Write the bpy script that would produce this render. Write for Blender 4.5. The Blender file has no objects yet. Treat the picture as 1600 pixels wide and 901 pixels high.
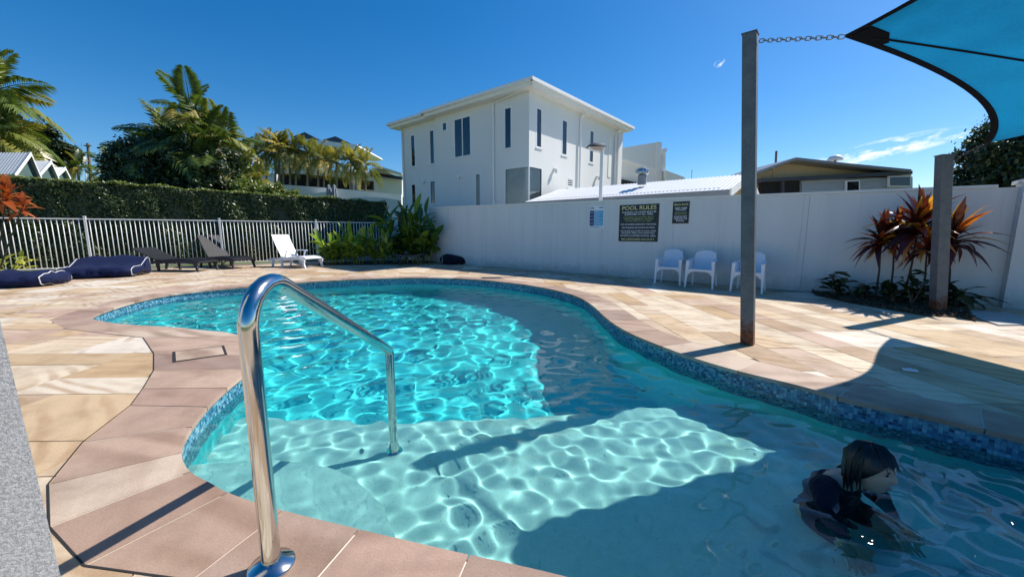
import bpy, bmesh, math, random
import numpy as np
from mathutils import Vector, Matrix, noise, geometry

sc = bpy.context.scene
COL = sc.collection
R = math.radians

# ------------------------------------------------------------------ camera
CAM_H = 1.1
PITCH = 8.255
FPX, CX, CY = 610.0, 800.0, 450.5           # focal length in photograph pixels
cam = bpy.data.cameras.new('camera')
cam_ob = bpy.data.objects.new('camera', cam)
COL.objects.link(cam_ob)
cam.sensor_width = 36.0
cam.lens = 36.0 * FPX / 1600.0
cam.clip_start, cam.clip_end = 0.02, 3000.0
cam_ob.location = (0, 0, CAM_H)
cam_ob.rotation_euler = (R(90 - PITCH), 0, 0)
sc.camera = cam_ob

# ------------------------------------------------------------------ sky, sun, exposure
SUN_TO = Vector((0.82, 0.43, 1.0)).normalized()          # towards the sun
SUN_EL = math.asin(SUN_TO.z)
SUN_AZ = math.atan2(SUN_TO.x, SUN_TO.y)
SKY_STRENGTH, SUN_STRENGTH, EXPOSURE = 0.105, 5.0, 0.38
world = bpy.data.worlds.new('World')
sc.world = world
world.use_nodes = True
sun = bpy.data.lights.new('sun', 'SUN')
sun.energy = SUN_STRENGTH
sun.angle = R(0.5)
sun.color = (1.0, 0.95, 0.87)
sun.cycles.is_caustics_light = True
sun_ob = bpy.data.objects.new('sun', sun)
COL.objects.link(sun_ob)
sun_ob.location = (10, 5, 15)
sun_ob.rotation_euler = (-SUN_TO).to_track_quat('-Z', 'Y').to_euler()
vs = sc.view_settings
vs.view_transform = 'Standard'
vs.look = 'None'
vs.exposure = EXPOSURE
vs.gamma = 1.0
vs.use_curve_mapping = False
sc.cycles.use_denoising = True
sc.cycles.max_bounces = 8
sc.cycles.transparent_max_bounces = 8
sc.cycles.sample_clamp_indirect = 6.0

# ------------------------------------------------------------------ measuring helpers
_c, _s = math.cos(R(PITCH)), math.sin(R(PITCH))
def ray(u, v):
    a, b = (u - CX) / FPX, (CY - v) / FPX
    return Vector((a, _c + b * _s, -_s + b * _c))
def ground(u, v, z=0.0):
    r = ray(u, v); t = (z - CAM_H) / r.z
    return Vector((0, 0, CAM_H)) + r * t
def at(u, v, y):
    r = ray(u, v)
    return Vector((0, 0, CAM_H)) + r * (y / r.y)

def sky_nodes():
    nt = world.node_tree
    bg = nt.nodes['Background']
    sky = nt.nodes.new('ShaderNodeTexSky')
    sky.sky_type = 'NISHITA'
    sky.sun_disc = False
    sky.sun_elevation = SUN_EL
    sky.sun_rotation = SUN_AZ
    sky.altitude = 300
    sky.air_density = 1.0
    sky.dust_density = 0.5
    sky.ozone_density = 5.0
    bg.inputs[1].default_value = SKY_STRENGTH
    # a few thin fair-weather clouds low in the sky, noise-shaped
    tc = nt.nodes.new('ShaderNodeTexCoord')
    def m(op, *ins):
        n = nt.nodes.new('ShaderNodeMath'); n.operation = op
        for i, x in enumerate(ins):
            if isinstance(x, (int, float)): n.inputs[i].default_value = x
            else: nt.links.new(x, n.inputs[i])
        return n.outputs[0]
    total = None
    for (u, v, wu, wv, tilt, thr) in ((1372, 236, 0.115, 0.019, 0.17, 0.46), (1125, 97, 0.013, 0.009, 0.6, 0.50), (1097, 86, 0.012, 0.004, 0.2, 0.50),
                                  (2100, 200, 0.2, 0.035, 0.1, 0.5), (-600, 180, 0.2, 0.03, 0.1, 0.5)):
        d = ray(u, v).normalized()
        e1 = Vector((d.y, -d.x, 0)).normalized(); e2 = e1.cross(d).normalized()
        e1, e2 = (e1 * math.cos(tilt) + e2 * math.sin(tilt)), (e2 * math.cos(tilt) - e1 * math.sin(tilt))
        def dot(vec):
            n = nt.nodes.new('ShaderNodeVectorMath'); n.operation = 'DOT_PRODUCT'
            nt.links.new(tc.outputs['Generated'], n.inputs[0]); n.inputs[1].default_value = vec
            return n.outputs['Value']
        a, b = m('DIVIDE', dot(e1), wu), m('DIVIDE', dot(e2), wv)
        r2 = m('ADD', m('MULTIPLY', a, a), m('MULTIPLY', b, b))
        fall = m('MAXIMUM', m('SUBTRACT', 1.0, r2), 0.0)
        fall = m('MULTIPLY', fall, m('GREATER_THAN', dot(d), 0.5))
        mp = nt.nodes.new('ShaderNodeCombineXYZ')
        nt.links.new(m('MULTIPLY', dot(e1), 22.0), mp.inputs[0]); nt.links.new(m('MULTIPLY', dot(e2), 55.0), mp.inputs[1]); mp.inputs[2].default_value = u * 0.013
        nz = nt.nodes.new('ShaderNodeTexNoise'); nz.inputs['Scale'].default_value = 1.0; nz.inputs['Detail'].default_value = 7.0; nz.inputs['Roughness'].default_value = 0.62
        nt.links.new(mp.outputs[0], nz.inputs['Vector'])
        den = m('MULTIPLY', m('MAXIMUM', m('SUBTRACT', nz.outputs[0], thr), 0.0), 6.0)
        den = m('MINIMUM', m('MULTIPLY', den, m('POWER', fall, 0.6)), 1.0)
        total = den if total is None else m('MAXIMUM', total, den)
    mix = nt.nodes.new('ShaderNodeMix'); mix.data_type = 'RGBA'
    nt.links.new(total, mix.inputs[0])
    hs = nt.nodes.new('ShaderNodeHueSaturation'); hs.inputs['Saturation'].default_value = 1.35
    nt.links.new(sky.outputs[0], hs.inputs['Color'])
    nt.links.new(hs.outputs[0], mix.inputs[6])
    mix.inputs[7].default_value = (9.5, 9.6, 9.8, 1)
    nt.links.new(mix.outputs[2], bg.inputs[0])
sky_nodes()

# ------------------------------------------------------------------ object helpers
def tag(o, label=None, cat=None, group=None, kind=None):
    if label: o['label'] = label
    if cat: o['category'] = cat
    if group: o['group'] = group
    if kind: o['kind'] = kind
    return o
def link(o, parent=None):
    COL.objects.link(o)
    if parent is not None: o.parent = parent
    return o
def empty(name, loc=(0, 0, 0), rz=0.0, label=None, cat=None, group=None, kind=None):
    o = bpy.data.objects.new(name, None)
    o.empty_display_size = 0.1
    link(o)
    o.location = loc
    o.rotation_euler = (0, 0, rz)
    return tag(o, label, cat, group, kind)
def copy_tree(o, parent=None):
    c = o.copy(); link(c, parent)
    for ch in list(o.children):
        copy_tree(ch, c)
    return c

SCRATCH = bpy.data.scenes.new('scratch')
def evaluated(o):
    """mesh of o with its modifiers, evaluated alone in a scratch scene"""
    SCRATCH.collection.objects.link(o)
    vl = SCRATCH.view_layers[0]; vl.update()
    res = bpy.data.meshes.new_from_object(o.evaluated_get(vl.depsgraph))
    SCRATCH.collection.objects.unlink(o)
    return res

class MB:
    """collects geometry and links it as one mesh object"""
    def __init__(self):
        self.v, self.f, self.sm, self.tint = [], [], [], []
    def add(self, vs, fs, smooth=False, tint=0.5):
        b = len(self.v)
        self.v.extend([tuple(x) for x in vs])
        for f in fs:
            self.f.append(tuple(b + i for i in f)); self.sm.append(smooth); self.tint.append(tint)
        return self
    def box(self, x0, y0, z0, x1, y1, z1, mtx=None, tint=0.5, bev=0.0):
        if bev <= 0:
            vs = [Vector((x, y, z)) for z in (z0, z1) for (x, y) in ((x0, y0), (x1, y0), (x1, y1), (x0, y1))]
            fs = [(3, 2, 1, 0), (4, 5, 6, 7), (0, 1, 5, 4), (1, 2, 6, 5), (2, 3, 7, 6), (3, 0, 4, 7)]
        else:
            b = bev
            vs, fs = [], []
            lay = [(z0, b), (z0 + b, 0), (z1 - b, 0), (z1, b)]
            for z, i in lay:
                for (x, y) in ((x0 + i + b, y0 + i), (x1 - i - b, y0 + i), (x1 - i, y0 + i + b), (x1 - i, y1 - i - b), (x1 - i - b, y1 - i), (x0 + i + b, y1 - i), (x0 + i, y1 - i - b), (x0 + i, y0 + i + b)):
                    vs.append(Vector((x, y, z)))
            for l in range(3):
                for k in range(8):
                    fs.append((l * 8 + k, l * 8 + (k + 1) % 8, l * 8 + 8 + (k + 1) % 8, l * 8 + 8 + k))
            fs.append(tuple(range(7, -1, -1))); fs.append(tuple(range(24, 32)))
        if mtx is not None: vs = [mtx @ x for x in vs]
        return self.add(vs, fs, False, tint)
    def prism(self, pts, z0, z1, tint=0.5, bottom=True):
        n = len(pts)
        a = sum(pts[i][0] * pts[(i + 1) % n][1] - pts[(i + 1) % n][0] * pts[i][1] for i in range(n))
        if a < 0: pts = list(reversed(pts))
        vs = [(p[0], p[1], z0) for p in pts] + [(p[0], p[1], z1) for p in pts]
        fs = [tuple(range(n, 2 * n))] + [(i, (i + 1) % n, n + (i + 1) % n, n + i) for i in range(n)]
        if bottom: fs.append(tuple(range(n - 1, -1, -1)))
        return self.add(vs, fs, False, tint)
    def tube(self, pts, rad, seg=8, cap=True, tint=0.5, flat=1.0, up=None):
        pts = [Vector(p) for p in pts]
        n = len(pts)
        rads = rad if isinstance(rad, (list, tuple)) else [rad] * n
        vs, fs = [], []
        prev = None
        for i, p in enumerate(pts):
            t = (pts[min(i + 1, n - 1)] - pts[max(i - 1, 0)])
            if t.length < 1e-9: t = Vector((0, 0, 1))
            t.normalize()
            if prev is None:
                a = Vector(up) if up else (Vector((0, 0, 1)) if abs(t.z) < 0.9 else Vector((1, 0, 0)))
                x = a - t * a.dot(t)
            else:
                x = prev - t * prev.dot(t)
            x.normalize(); prev = x
            y = t.cross(x)
            for k in range(seg):
                an = 2 * math.pi * k / seg
                vs.append(p + (x * math.cos(an) * flat + y * math.sin(an)) * rads[i])
        for i in range(n - 1):
            for k in range(seg):
                fs.append((i * seg + k, i * seg + (k + 1) % seg, (i + 1) * seg + (k + 1) % seg, (i + 1) * seg + k))
        if cap:
            fs.append(tuple(range(seg - 1, -1, -1))); fs.append(tuple(range((n - 1) * seg, n * seg)))
        return self.add(vs, fs, True, tint)
    def lathe(self, prof, seg=16, mtx=None, tint=0.5):
        vs, fs = [], []
        for (r, z) in prof:
            for k in range(seg):
                an = 2 * math.pi * k / seg
                vs.append(Vector((r * math.cos(an), r * math.sin(an), z)))
        for i in range(len(prof) - 1):
            for k in range(seg):
                fs.append((i * seg + k, i * seg + (k + 1) % seg, (i + 1) * seg + (k + 1) % seg, (i + 1) * seg + k))
        fs.append(tuple(range(seg - 1, -1, -1))); fs.append(tuple(range((len(prof) - 1) * seg, len(prof) * seg)))
        if mtx is not None: vs = [mtx @ x for x in vs]
        return self.add(vs, fs, True, tint)
    def mesh(self, name, mat=None):
        me = bpy.data.meshes.new(name)
        me.from_pydata([tuple(x) for x in self.v], [], self.f)
        me.polygons.foreach_set('use_smooth', self.sm)
        a = me.attributes.new('tint', 'FLOAT', 'FACE')
        a.data.foreach_set('value', self.tint)
        if mat is not None: me.materials.append(mat)
        me.update()
        return me
    def build(self, name, mat=None, parent=None, auto=True):
        me = self.mesh(name, mat)
        if auto and any(self.sm):
            me.set_sharp_from_angle(angle=R(40))
        o = bpy.data.objects.new(name, me)
        return link(o, parent)

def obj(name, me, parent=None, loc=None):
    o = bpy.data.objects.new(name, me)
    link(o, parent)
    if loc is not None: o.location = loc
    return o
def frame(loc, rz=0.0):
    return Matrix.Translation(Vector(loc)) @ Matrix.Rotation(rz, 4, 'Z')

# ------------------------------------------------------------------ materials
MAT = {}
class NT:
    def __init__(self, name):
        self.m = bpy.data.materials.new(name); self.m.use_nodes = True
        self.t = self.m.node_tree
        self.b = self.t.nodes['Principled BSDF']
        self.out = self.t.nodes['Material Output']
    def n(self, typ, **kw):
        x = self.t.nodes.new('ShaderNode' + typ)
        for k, v in kw.items(): setattr(x, k, v)
        return x
    def l(self, a, b): self.t.links.new(a, b)
    def math(self, op, *ins):
        n = self.n('Math', operation=op)
        for i, x in enumerate(ins):
            if isinstance(x, (int, float)): n.inputs[i].default_value = x
            else: self.l(x, n.inputs[i])
        return n.outputs[0]
    def noise(self, scale, detail=4, rough=0.55, vec=None, dist=0.0):
        n = self.n('TexNoise'); n.inputs['Scale'].default_value = scale; n.inputs['Detail'].default_value = detail
        n.inputs['Roughness'].default_value = rough; n.inputs['Distortion'].default_value = dist
        if vec is not None: self.l(vec, n.inputs['Vector'])
        return n.outputs[0]
    def ramp(self, fac, stops, interp='LINEAR'):
        n = self.n('ValToRGB'); cr = n.color_ramp; cr.interpolation = interp
        while len(cr.elements) < len(stops): cr.elements.new(0.5)
        for e, (p, c) in zip(cr.elements, stops):
            e.position = p; e.color = (*c, 1) if len(c) == 3 else c
        if fac is not None: self.l(fac, n.inputs[0])
        return n.outputs[0]
    def mix(self, fac, a, b, typ='MIX'):
        n = self.n('Mix', data_type='RGBA', blend_type=typ)
        for i, x in ((0, fac), (6, a), (7, b)):
            if isinstance(x, (int, float)): n.inputs[i].default_value = x
            elif isinstance(x, tuple): n.inputs[i].default_value = (*x, 1)
            else: self.l(x, n.inputs[i])
        return n.outputs[2]
    def bump(self, h, strength=0.3, dist=0.01):
        n = self.n('Bump'); n.inputs['Strength'].default_value = strength; n.inputs['Distance'].default_value = dist
        self.l(h, n.inputs['Height']); self.l(n.outputs[0], self.b.inputs['Normal'])
    def tint(self):
        n = self.n('Attribute', attribute_name='tint'); return n.outputs['Fac']
    def pos(self):
        return self.n('NewGeometry').outputs['Position']
    def objco(self):
        return self.n('TexCoord').outputs['Object']
    def rnd(self):
        return self.n('ObjectInfo').outputs['Random']
    def scaled(self, vec, s, off=None):
        n = self.n('Mapping'); n.inputs['Scale'].default_value = s; self.l(vec, n.inputs['Vector'])
        if off is not None: self.l(off, n.inputs['Location'])
        return n.outputs[0]
    def set(self, **kw):
        for k, v in kw.items():
            s = self.b.inputs[k.replace('_', ' ')]
            if isinstance(v, (int, float)): s.default_value = v
            elif isinstance(v, tuple): s.default_value = (*v, 1)
            else: self.l(v, s)
        return self

def simple(name, col, rough=0.6, var=0.12, scale=3.0, metal=0.0, bump=0.0, bscale=60, spec=0.5):
    t = NT(name)
    nz = t.noise(scale, 5, 0.6, t.pos())
    c = t.mix(t.ramp(nz, [(0.3, (0, 0, 0)), (0.7, (1, 1, 1))]), tuple(x * (1 - var) for x in col), tuple(min(1, x * (1 + var)) for x in col))
    t.set(Base_Color=c, Roughness=rough, Metallic=metal)
    t.b.inputs['Specular IOR Level'].default_value = spec
    if bump: t.bump(t.noise(bscale, 4, 0.6, t.pos()), bump, 0.01)
    MAT[name] = t.m
    return t.m

def sandstone(name, stops, streak, rough=0.75, bsc=1.7, amtk=0.75):
    """paving stone: colour per slab from its tint, swirling mineral bands inside"""
    t = NT(name)
    ti = t.tint()
    off = t.n('CombineXYZ'); t.l(t.math('MULTIPLY', ti, 91.0), off.inputs[0]); t.l(t.math('MULTIPLY', ti, 57.0), off.inputs[1]); t.l(t.math('MULTIPLY', ti, 23.0), off.inputs[2])
    p = t.pos()
    va = t.n('VectorMath', operation='ADD'); t.l(p, va.inputs[0]); t.l(off.outputs[0], va.inputs[1])
    rot = t.n('VectorRotate', rotation_type='Z_AXIS'); t.l(va.outputs[0], rot.inputs['Vector']); t.l(t.math('MULTIPLY', t.math('FRACT', t.math('MULTIPLY', ti, 7.3)), 1.1), rot.inputs['Angle'])
    q = rot.outputs[0]
    base = t.ramp(t.math('FRACT', t.math('MULTIPLY', ti, 13.7)), stops)
    warp = t.noise(1.1, 3, 0.5, t.scaled(q, (1, 2.6, 1)))
    band = t.n('TexWave', wave_type='BANDS', bands_direction='Y'); band.inputs['Scale'].default_value = bsc; band.inputs['Distortion'].default_value = 11.0
    band.inputs['Detail'].default_value = 3.0; band.inputs['Detail Scale'].default_value = 0.7
    t.l(t.scaled(q, (0.6, 1.5, 1)), band.inputs['Vector'])
    amt = t.math('MULTIPLY', t.ramp(warp, [(0.42, (0, 0, 0)), (0.62, (1, 1, 1))]), t.ramp(band.outputs[0], [(0.25, (0, 0, 0)), (0.9, (1, 1, 1))]))
    c = t.mix(t.math('MULTIPLY', amt, amtk), base, streak)
    fine = t.noise(140, 3, 0.7, p)
    c = t.mix(0.35, c, t.ramp(fine, [(0.3, (0.35, 0.35, 0.35)), (0.7, (0.75, 0.75, 0.75))]), 'OVERLAY')
    dirt = t.noise(2.2, 6, 0.65, p)
    c = t.mix(t.math('MULTIPLY', t.ramp(dirt, [(0.46, (0, 0, 0)), (0.7, (1, 1, 1))]), 0.42), c, tuple(x * 0.5 for x in streak))
    t.set(Base_Color=c, Roughness=t.ramp(dirt, [(0.3, (rough - 0.12,) * 3), (0.7, (rough + 0.1,) * 3)]))
    t.b.inputs['Specular IOR Level'].default_value = 0.3
    h = t.math('ADD', t.math('MULTIPLY', fine, 0.4), t.noise(18, 5, 0.6, p))
    t.bump(h, 0.35, 0.006)
    MAT[name] = t.m
sandstone('paver', [(0.0, (0.55, 0.40, 0.25)), (0.16, (0.66, 0.55, 0.41)), (0.3, (0.38, 0.26, 0.165)), (0.45, (0.63, 0.52, 0.38)), (0.58, (0.45, 0.31, 0.235)), (0.72, (0.71, 0.64, 0.53)), (0.86, (0.42, 0.28, 0.14)), (1.0, (0.60, 0.46, 0.31))], (0.31, 0.18, 0.09), 0.75, 1.7, 0.6)
sandstone('coping', [(0.0, (0.34, 0.23, 0.17)), (0.25, (0.47, 0.335, 0.25)), (0.45, (0.30, 0.21, 0.165)), (0.65, (0.41, 0.27, 0.205)), (0.85, (0.53, 0.42, 0.32)), (1.0, (0.38, 0.25, 0.18))], (0.23, 0.14, 0.095), 0.7, 0.8, 0.6)
simple('mortar', (0.30, 0.25, 0.19), 0.95, 0.2, 8, bump=0.3)
simple('joint_seal', (0.02, 0.018, 0.016), 0.8)
simple('render_white', (0.76, 0.755, 0.72), 0.85, 0.04, 0.7, bump=0.25, bscale=90)
simple('trim_white', (0.80, 0.80, 0.78), 0.5, 0.03)
simple('cream_render', (0.80, 0.78, 0.70), 0.8, 0.04, 0.5, bump=0.15)
simple('white_plastic', (0.74, 0.76, 0.80), 0.38, 0.04)
simple('white_metal', (0.78, 0.78, 0.76), 0.4, 0.05, 6)
simple('dark_wicker', (0.030, 0.030, 0.033), 0.55, 0.25, 30, bump=0.5, bscale=150)
simple('black_plastic', (0.018, 0.018, 0.02), 0.5)
simple('grass', (0.10, 0.14, 0.035), 0.9, 0.4, 6, bump=0.5)
simple('soil', (0.055, 0.04, 0.028), 0.95, 0.4, 12, bump=0.8)
simple('mulch', (0.10, 0.062, 0.035), 0.9, 0.5, 25, bump=0.8)
simple('bark', (0.16, 0.125, 0.09), 0.9, 0.3, 9, bump=0.6)
simple('palm_trunk', (0.23, 0.19, 0.14), 0.85, 0.3, 7, bump=0.5)
simple('concrete', (0.42, 0.41, 0.38), 0.85, 0.15, 5, bump=0.4)
simple('roof_white', (0.66, 0.67, 0.69), 0.35, 0.03)
simple('dark_fascia', (0.055, 0.055, 0.06), 0.5)
simple('beige', (0.60, 0.45, 0.25), 0.75, 0.05)
simple('grey_cladding', (0.36, 0.40, 0.43), 0.6, 0.04)
simple('solar', (0.015, 0.02, 0.035), 0.15)
simple('roof_grey', (0.22, 0.23, 0.24), 0.4, 0.06)
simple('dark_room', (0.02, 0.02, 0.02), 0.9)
simple('soffit', (0.74, 0.72, 0.66), 0.7, 0.03)
simple('brown_post', (0.11, 0.07, 0.045), 0.7)
simple('sign_black', (0.008, 0.007, 0.014), 0.4)
simple('sign_white', (0.78, 0.80, 0.82), 0.4, 0.02)
simple('sign_navy', (0.03, 0.04, 0.16), 0.4)
simple('sign_cyan', (0.10, 0.42, 0.68), 0.4)
simple('text_white', (0.80, 0.80, 0.82), 0.5)
simple('text_gold', (0.78, 0.72, 0.32), 0.5)
simple('text_green', (0.30, 0.36, 0.16), 0.5)
simple('steel_flat', (0.42, 0.43, 0.44), 0.35, 0.08, 20, metal=1.0)
simple('webbing', (0.008, 0.010, 0.017), 0.9, spec=0.1)
simple('hair', (0.006, 0.0045, 0.004), 0.36, 0.3, 90)
simple('piping', (0.66, 0.66, 0.64), 0.6)
simple('curtain', (0.62, 0.62, 0.58), 0.85)
simple('grout', (0.20, 0.28, 0.32), 0.8, 0.1)
simple('umbrella_cloth', (0.28, 0.30, 0.33), 0.8, 0.1)
simple('rust_pole', (0.32, 0.12, 0.09), 0.7)
simple('timber_pole', (0.20, 0.165, 0.13), 0.85, 0.2, 9)

def wall_paint():
    t = NT('wall_paint')
    p = t.pos()
    st = t.noise(1.0, 5, 0.6, t.scaled(p, (3.2, 3.2, 0.16)))
    bl = t.noise(0.8, 4, 0.6, p)
    c = t.mix(t.math('MULTIPLY', t.ramp(st, [(0.42, (0, 0, 0)), (0.72, (1, 1, 1))]), 0.4), (0.71, 0.71, 0.69), (0.58, 0.585, 0.565))
    c = t.mix(t.math('MULTIPLY', t.ramp(bl, [(0.5, (0, 0, 0)), (0.7, (1, 1, 1))]), 0.25), c, (0.58, 0.585, 0.565))
    sz = t.n('SeparateXYZ'); t.l(p, sz.inputs[0])
    sp = t.math('SUBTRACT', t.math('MULTIPLY', t.noise(6, 6, 0.7, p), 0.55), t.math('MULTIPLY', sz.outputs[2], 0.9))
    c = t.mix(t.math('MULTIPLY', t.ramp(sp, [(0.0, (0, 0, 0)), (0.3, (1, 1, 1))]), 0.5), c, (0.24, 0.22, 0.19))
    dr = t.noise(1.0, 4, 0.7, t.scaled(p, (9, 9, 0.25)))
    c = t.mix(t.math('MULTIPLY', t.ramp(dr, [(0.58, (0, 0, 0)), (0.75, (1, 1, 1))]), 0.35), c, (0.30, 0.30, 0.28))
    t.set(Base_Color=c, Roughness=0.8)
    t.bump(t.noise(120, 4, 0.6, p), 0.25, 0.004)
    MAT['wall_paint'] = t.m
wall_paint()
def house_paint():
    t = NT('house_paint')
    p = t.pos()
    st = t.noise(1.0, 4, 0.6, t.scaled(p, (1.6, 1.6, 0.12)))
    c = t.mix(t.math('MULTIPLY', t.ramp(st, [(0.4, (0, 0, 0)), (0.75, (1, 1, 1))]), 0.22), (0.74, 0.735, 0.70), (0.63, 0.625, 0.59))
    t.set(Base_Color=c, Roughness=0.8)
    t.bump(t.noise(40, 4, 0.6, p), 0.2, 0.006)
    MAT['house_paint'] = t.m
house_paint()
def stucco():
    t = NT('stucco')
    p = t.pos()
    nz = t.noise(150, 6, 0.75, p)
    c = t.mix(t.ramp(nz, [(0.42, (0, 0, 0)), (0.58, (1, 1, 1))]), (0.50, 0.51, 0.52), (0.82, 0.825, 0.83))
    t.set(Base_Color=c, Roughness=0.9)
    t.bump(nz, 1.0, 0.012)
    MAT['stucco'] = t.m
stucco()
def galv():
    t = NT('galvanised')
    p = t.pos()
    v = t.n('TexVoronoi'); v.inputs['Scale'].default_value = 38; t.l(p, v.inputs['Vector'])
    sp = t.n('SeparateXYZ'); t.l(p, sp.inputs[0])
    c = t.mix(0.5, t.ramp(v.outputs['Distance'], [(0.1, (0.105, 0.115, 0.125)), (0.7, (0.15, 0.16, 0.17))]), t.ramp(t.noise(9, 5, 0.6, p), [(0.35, (0.09, 0.10, 0.11)), (0.7, (0.17, 0.18, 0.19))]))
    rz = t.math('ADD', t.math('MULTIPLY', sp.outputs[2], -2.6), t.math('MULTIPLY', t.noise(11, 5, 0.7, p), 1.9))
    rust = t.ramp(rz, [(0.28, (0, 0, 0)), (0.62, (1, 1, 1))])
    c = t.mix(rust, c, t.ramp(t.noise(25, 4, 0.6, p), [(0.35, (0.04, 0.013, 0.006)), (0.7, (0.22, 0.07, 0.02))]))
    t.set(Base_Color=c, Metallic=t.math('MULTIPLY', t.math('SUBTRACT', 1.0, rust), 0.35), Roughness=0.55)
    MAT['galvanised'] = t.m
galv()
def chrome():
    t = NT('stainless')
    p = t.pos()
    nz = t.noise(300, 3, 0.6, t.scaled(p, (1, 1, 0.08)))
    smear = t.noise(16, 4, 0.6, p)
    t.set(Base_Color=(0.62, 0.61, 0.59), Metallic=1.0, Roughness=t.ramp(smear, [(0.35, (0.07,) * 3), (0.7, (0.2,) * 3)]))
    t.bump(nz, 0.03, 0.001)
    MAT['stainless'] = t.m
chrome()
def plaster(name, c0, c1, speck):
    t = NT(name)
    p = t.pos()
    a = t.noise(3.0, 5, 0.6, p)
    f = t.noise(85, 3, 0.7, p)
    c = t.mix(a, c0, c1)
    c = t.mix(0.4, c, t.ramp(t.noise(28, 4, 0.7, p), [(0.3, (0.36,) * 3), (0.7, (0.64,) * 3)]), 'OVERLAY')
    c = t.mix(t.math('MULTIPLY', t.ramp(f, [(0.62, (0, 0, 0)), (0.68, (1, 1, 1))]), 0.5), c, speck)
    t.set(Base_Color=c, Roughness=0.8)
    MAT[name] = t.m
plaster('pool_aqua', (0.07, 0.60, 0.64), (0.11, 0.69, 0.72), (0.05, 0.35, 0.40))
plaster('pool_pale', (0.48, 0.555, 0.525), (0.60, 0.655, 0.61), (0.10, 0.15, 0.16))
def mosaic():
    t = NT('mosaic')
    c = t.ramp(t.tint(), [(0.0, (0.012, 0.03, 0.07)), (0.2, (0.025, 0.08, 0.16)), (0.42, (0.05, 0.17, 0.28)), (0.64, (0.10, 0.28, 0.39)), (0.84, (0.20, 0.40, 0.48)), (1.0, (0.30, 0.48, 0.53))])
    t.set(Base_Color=c, Roughness=0.12)
    MAT['mosaic'] = t.m
mosaic()
def water():
    m = bpy.data.materials.new('water'); m.use_nodes = True
    t = m.node_tree; t.nodes.clear()
    out = t.nodes.new('ShaderNodeOutputMaterial')
    rf = t.nodes.new('ShaderNodeBsdfRefraction'); rf.inputs['IOR'].default_value = 1.33; rf.inputs['Roughness'].default_value = 0.0; rf.inputs['Color'].default_value = (0.66, 0.955, 0.955, 1)
    gl = t.nodes.new('ShaderNodeBsdfGlossy'); gl.inputs['Roughness'].default_value = 0.03; gl.inputs['Color'].default_value = (1, 1, 1, 1)
    fr = t.nodes.new('ShaderNodeFresnel'); fr.inputs['IOR'].default_value = 1.33
    mx = t.nodes.new('ShaderNodeMixShader')
    t.links.new(fr.outputs[0], mx.inputs[0]); t.links.new(rf.outputs[0], mx.inputs[1]); t.links.new(gl.outputs[0], mx.inputs[2])
    t.links.new(mx.outputs[0], out.inputs[0])
    MAT['water'] = m
water()
def foliage(name, stops, rough=0.42, trans=0.25, src='tint', spec=0.5):
    t = NT(name)
    s = t.tint() if src == 'tint' else t.rnd()
    v = t.math('ADD', t.math('MULTIPLY', s, 0.75), t.math('MULTIPLY', t.noise(5, 3, 0.6, t.pos()), 0.25))
    c = t.ramp(v, stops)
    t.set(Base_Color=c, Roughness=rough)
    t.b.inputs['Specular IOR Level'].default_value = spec
    tr = t.n('BsdfTranslucent'); t.l(t.mix(1.0, c, (1.5, 1.6, 0.7), 'MULTIPLY'), tr.inputs['Color'])
    mx = t.n('MixShader'); mx.inputs[0].default_value = trans
    t.l(t.b.outputs[0], mx.inputs[1]); t.l(tr.outputs[0], mx.inputs[2]); t.l(mx.outputs[0], t.out.inputs[0])
    MAT[name] = t.m
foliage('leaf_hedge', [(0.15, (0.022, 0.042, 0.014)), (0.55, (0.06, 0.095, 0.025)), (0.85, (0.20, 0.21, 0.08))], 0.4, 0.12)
foliage('leaf_hedge_tip', [(0.2, (0.10, 0.15, 0.03)), (0.8, (0.26, 0.28, 0.07))], 0.45, 0.3)
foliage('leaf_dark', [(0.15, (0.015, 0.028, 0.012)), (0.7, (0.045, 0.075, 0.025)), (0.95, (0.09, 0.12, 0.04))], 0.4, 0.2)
foliage('leaf_palm', [(0.1, (0.05, 0.085, 0.02)), (0.5, (0.13, 0.18, 0.035)), (0.75, (0.25, 0.25, 0.05)), (1.0, (0.36, 0.24, 0.07))], 0.38, 0.28, 'rnd')
foliage('leaf_palm_gold', [(0.1, (0.10, 0.13, 0.03)), (0.45, (0.26, 0.24, 0.045)), (0.8, (0.42, 0.33, 0.06)), (1.0, (0.46, 0.34, 0.10))], 0.4, 0.28, 'rnd')
foliage('leaf_ginger', [(0.1, (0.08, 0.16, 0.025)), (0.45, (0.22, 0.33, 0.04)), (0.75, (0.42, 0.45, 0.05)), (1.0, (0.55, 0.42, 0.09))], 0.36, 0.3, 'rnd')
foliage('leaf_ginger_dark', [(0.1, (0.03, 0.085, 0.018)), (0.6, (0.08, 0.17, 0.025)), (0.9, (0.22, 0.30, 0.04)), (1.0, (0.42, 0.30, 0.06))], 0.34, 0.28, 'rnd')
foliage('leaf_red', [(0.05, (0.025, 0.010, 0.010)), (0.35, (0.075, 0.013, 0.012)), (0.58, (0.17, 0.028, 0.018)), (0.70, (0.38, 0.08, 0.02)), (0.80, (0.62, 0.24, 0.03)), (0.93, (0.62, 0.46, 0.05))], 0.3, 0.35, 'rnd', 0.7)
foliage('leaf_rust', [(0.05, (0.18, 0.03, 0.012)), (0.5, (0.36, 0.08, 0.022)), (1.0, (0.50, 0.17, 0.05))], 0.35, 0.3, 'rnd')
foliage('leaf_shrub', [(0.1, (0.02, 0.035, 0.016)), (0.8, (0.05, 0.075, 0.03)), (1.0, (0.09, 0.11, 0.04))], 0.25, 0.15, 'rnd', 0.7)
foliage('leaf_lime', [(0.1, (0.16, 0.22, 0.03)), (0.8, (0.42, 0.42, 0.06))], 0.4, 0.35, 'rnd')
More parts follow.
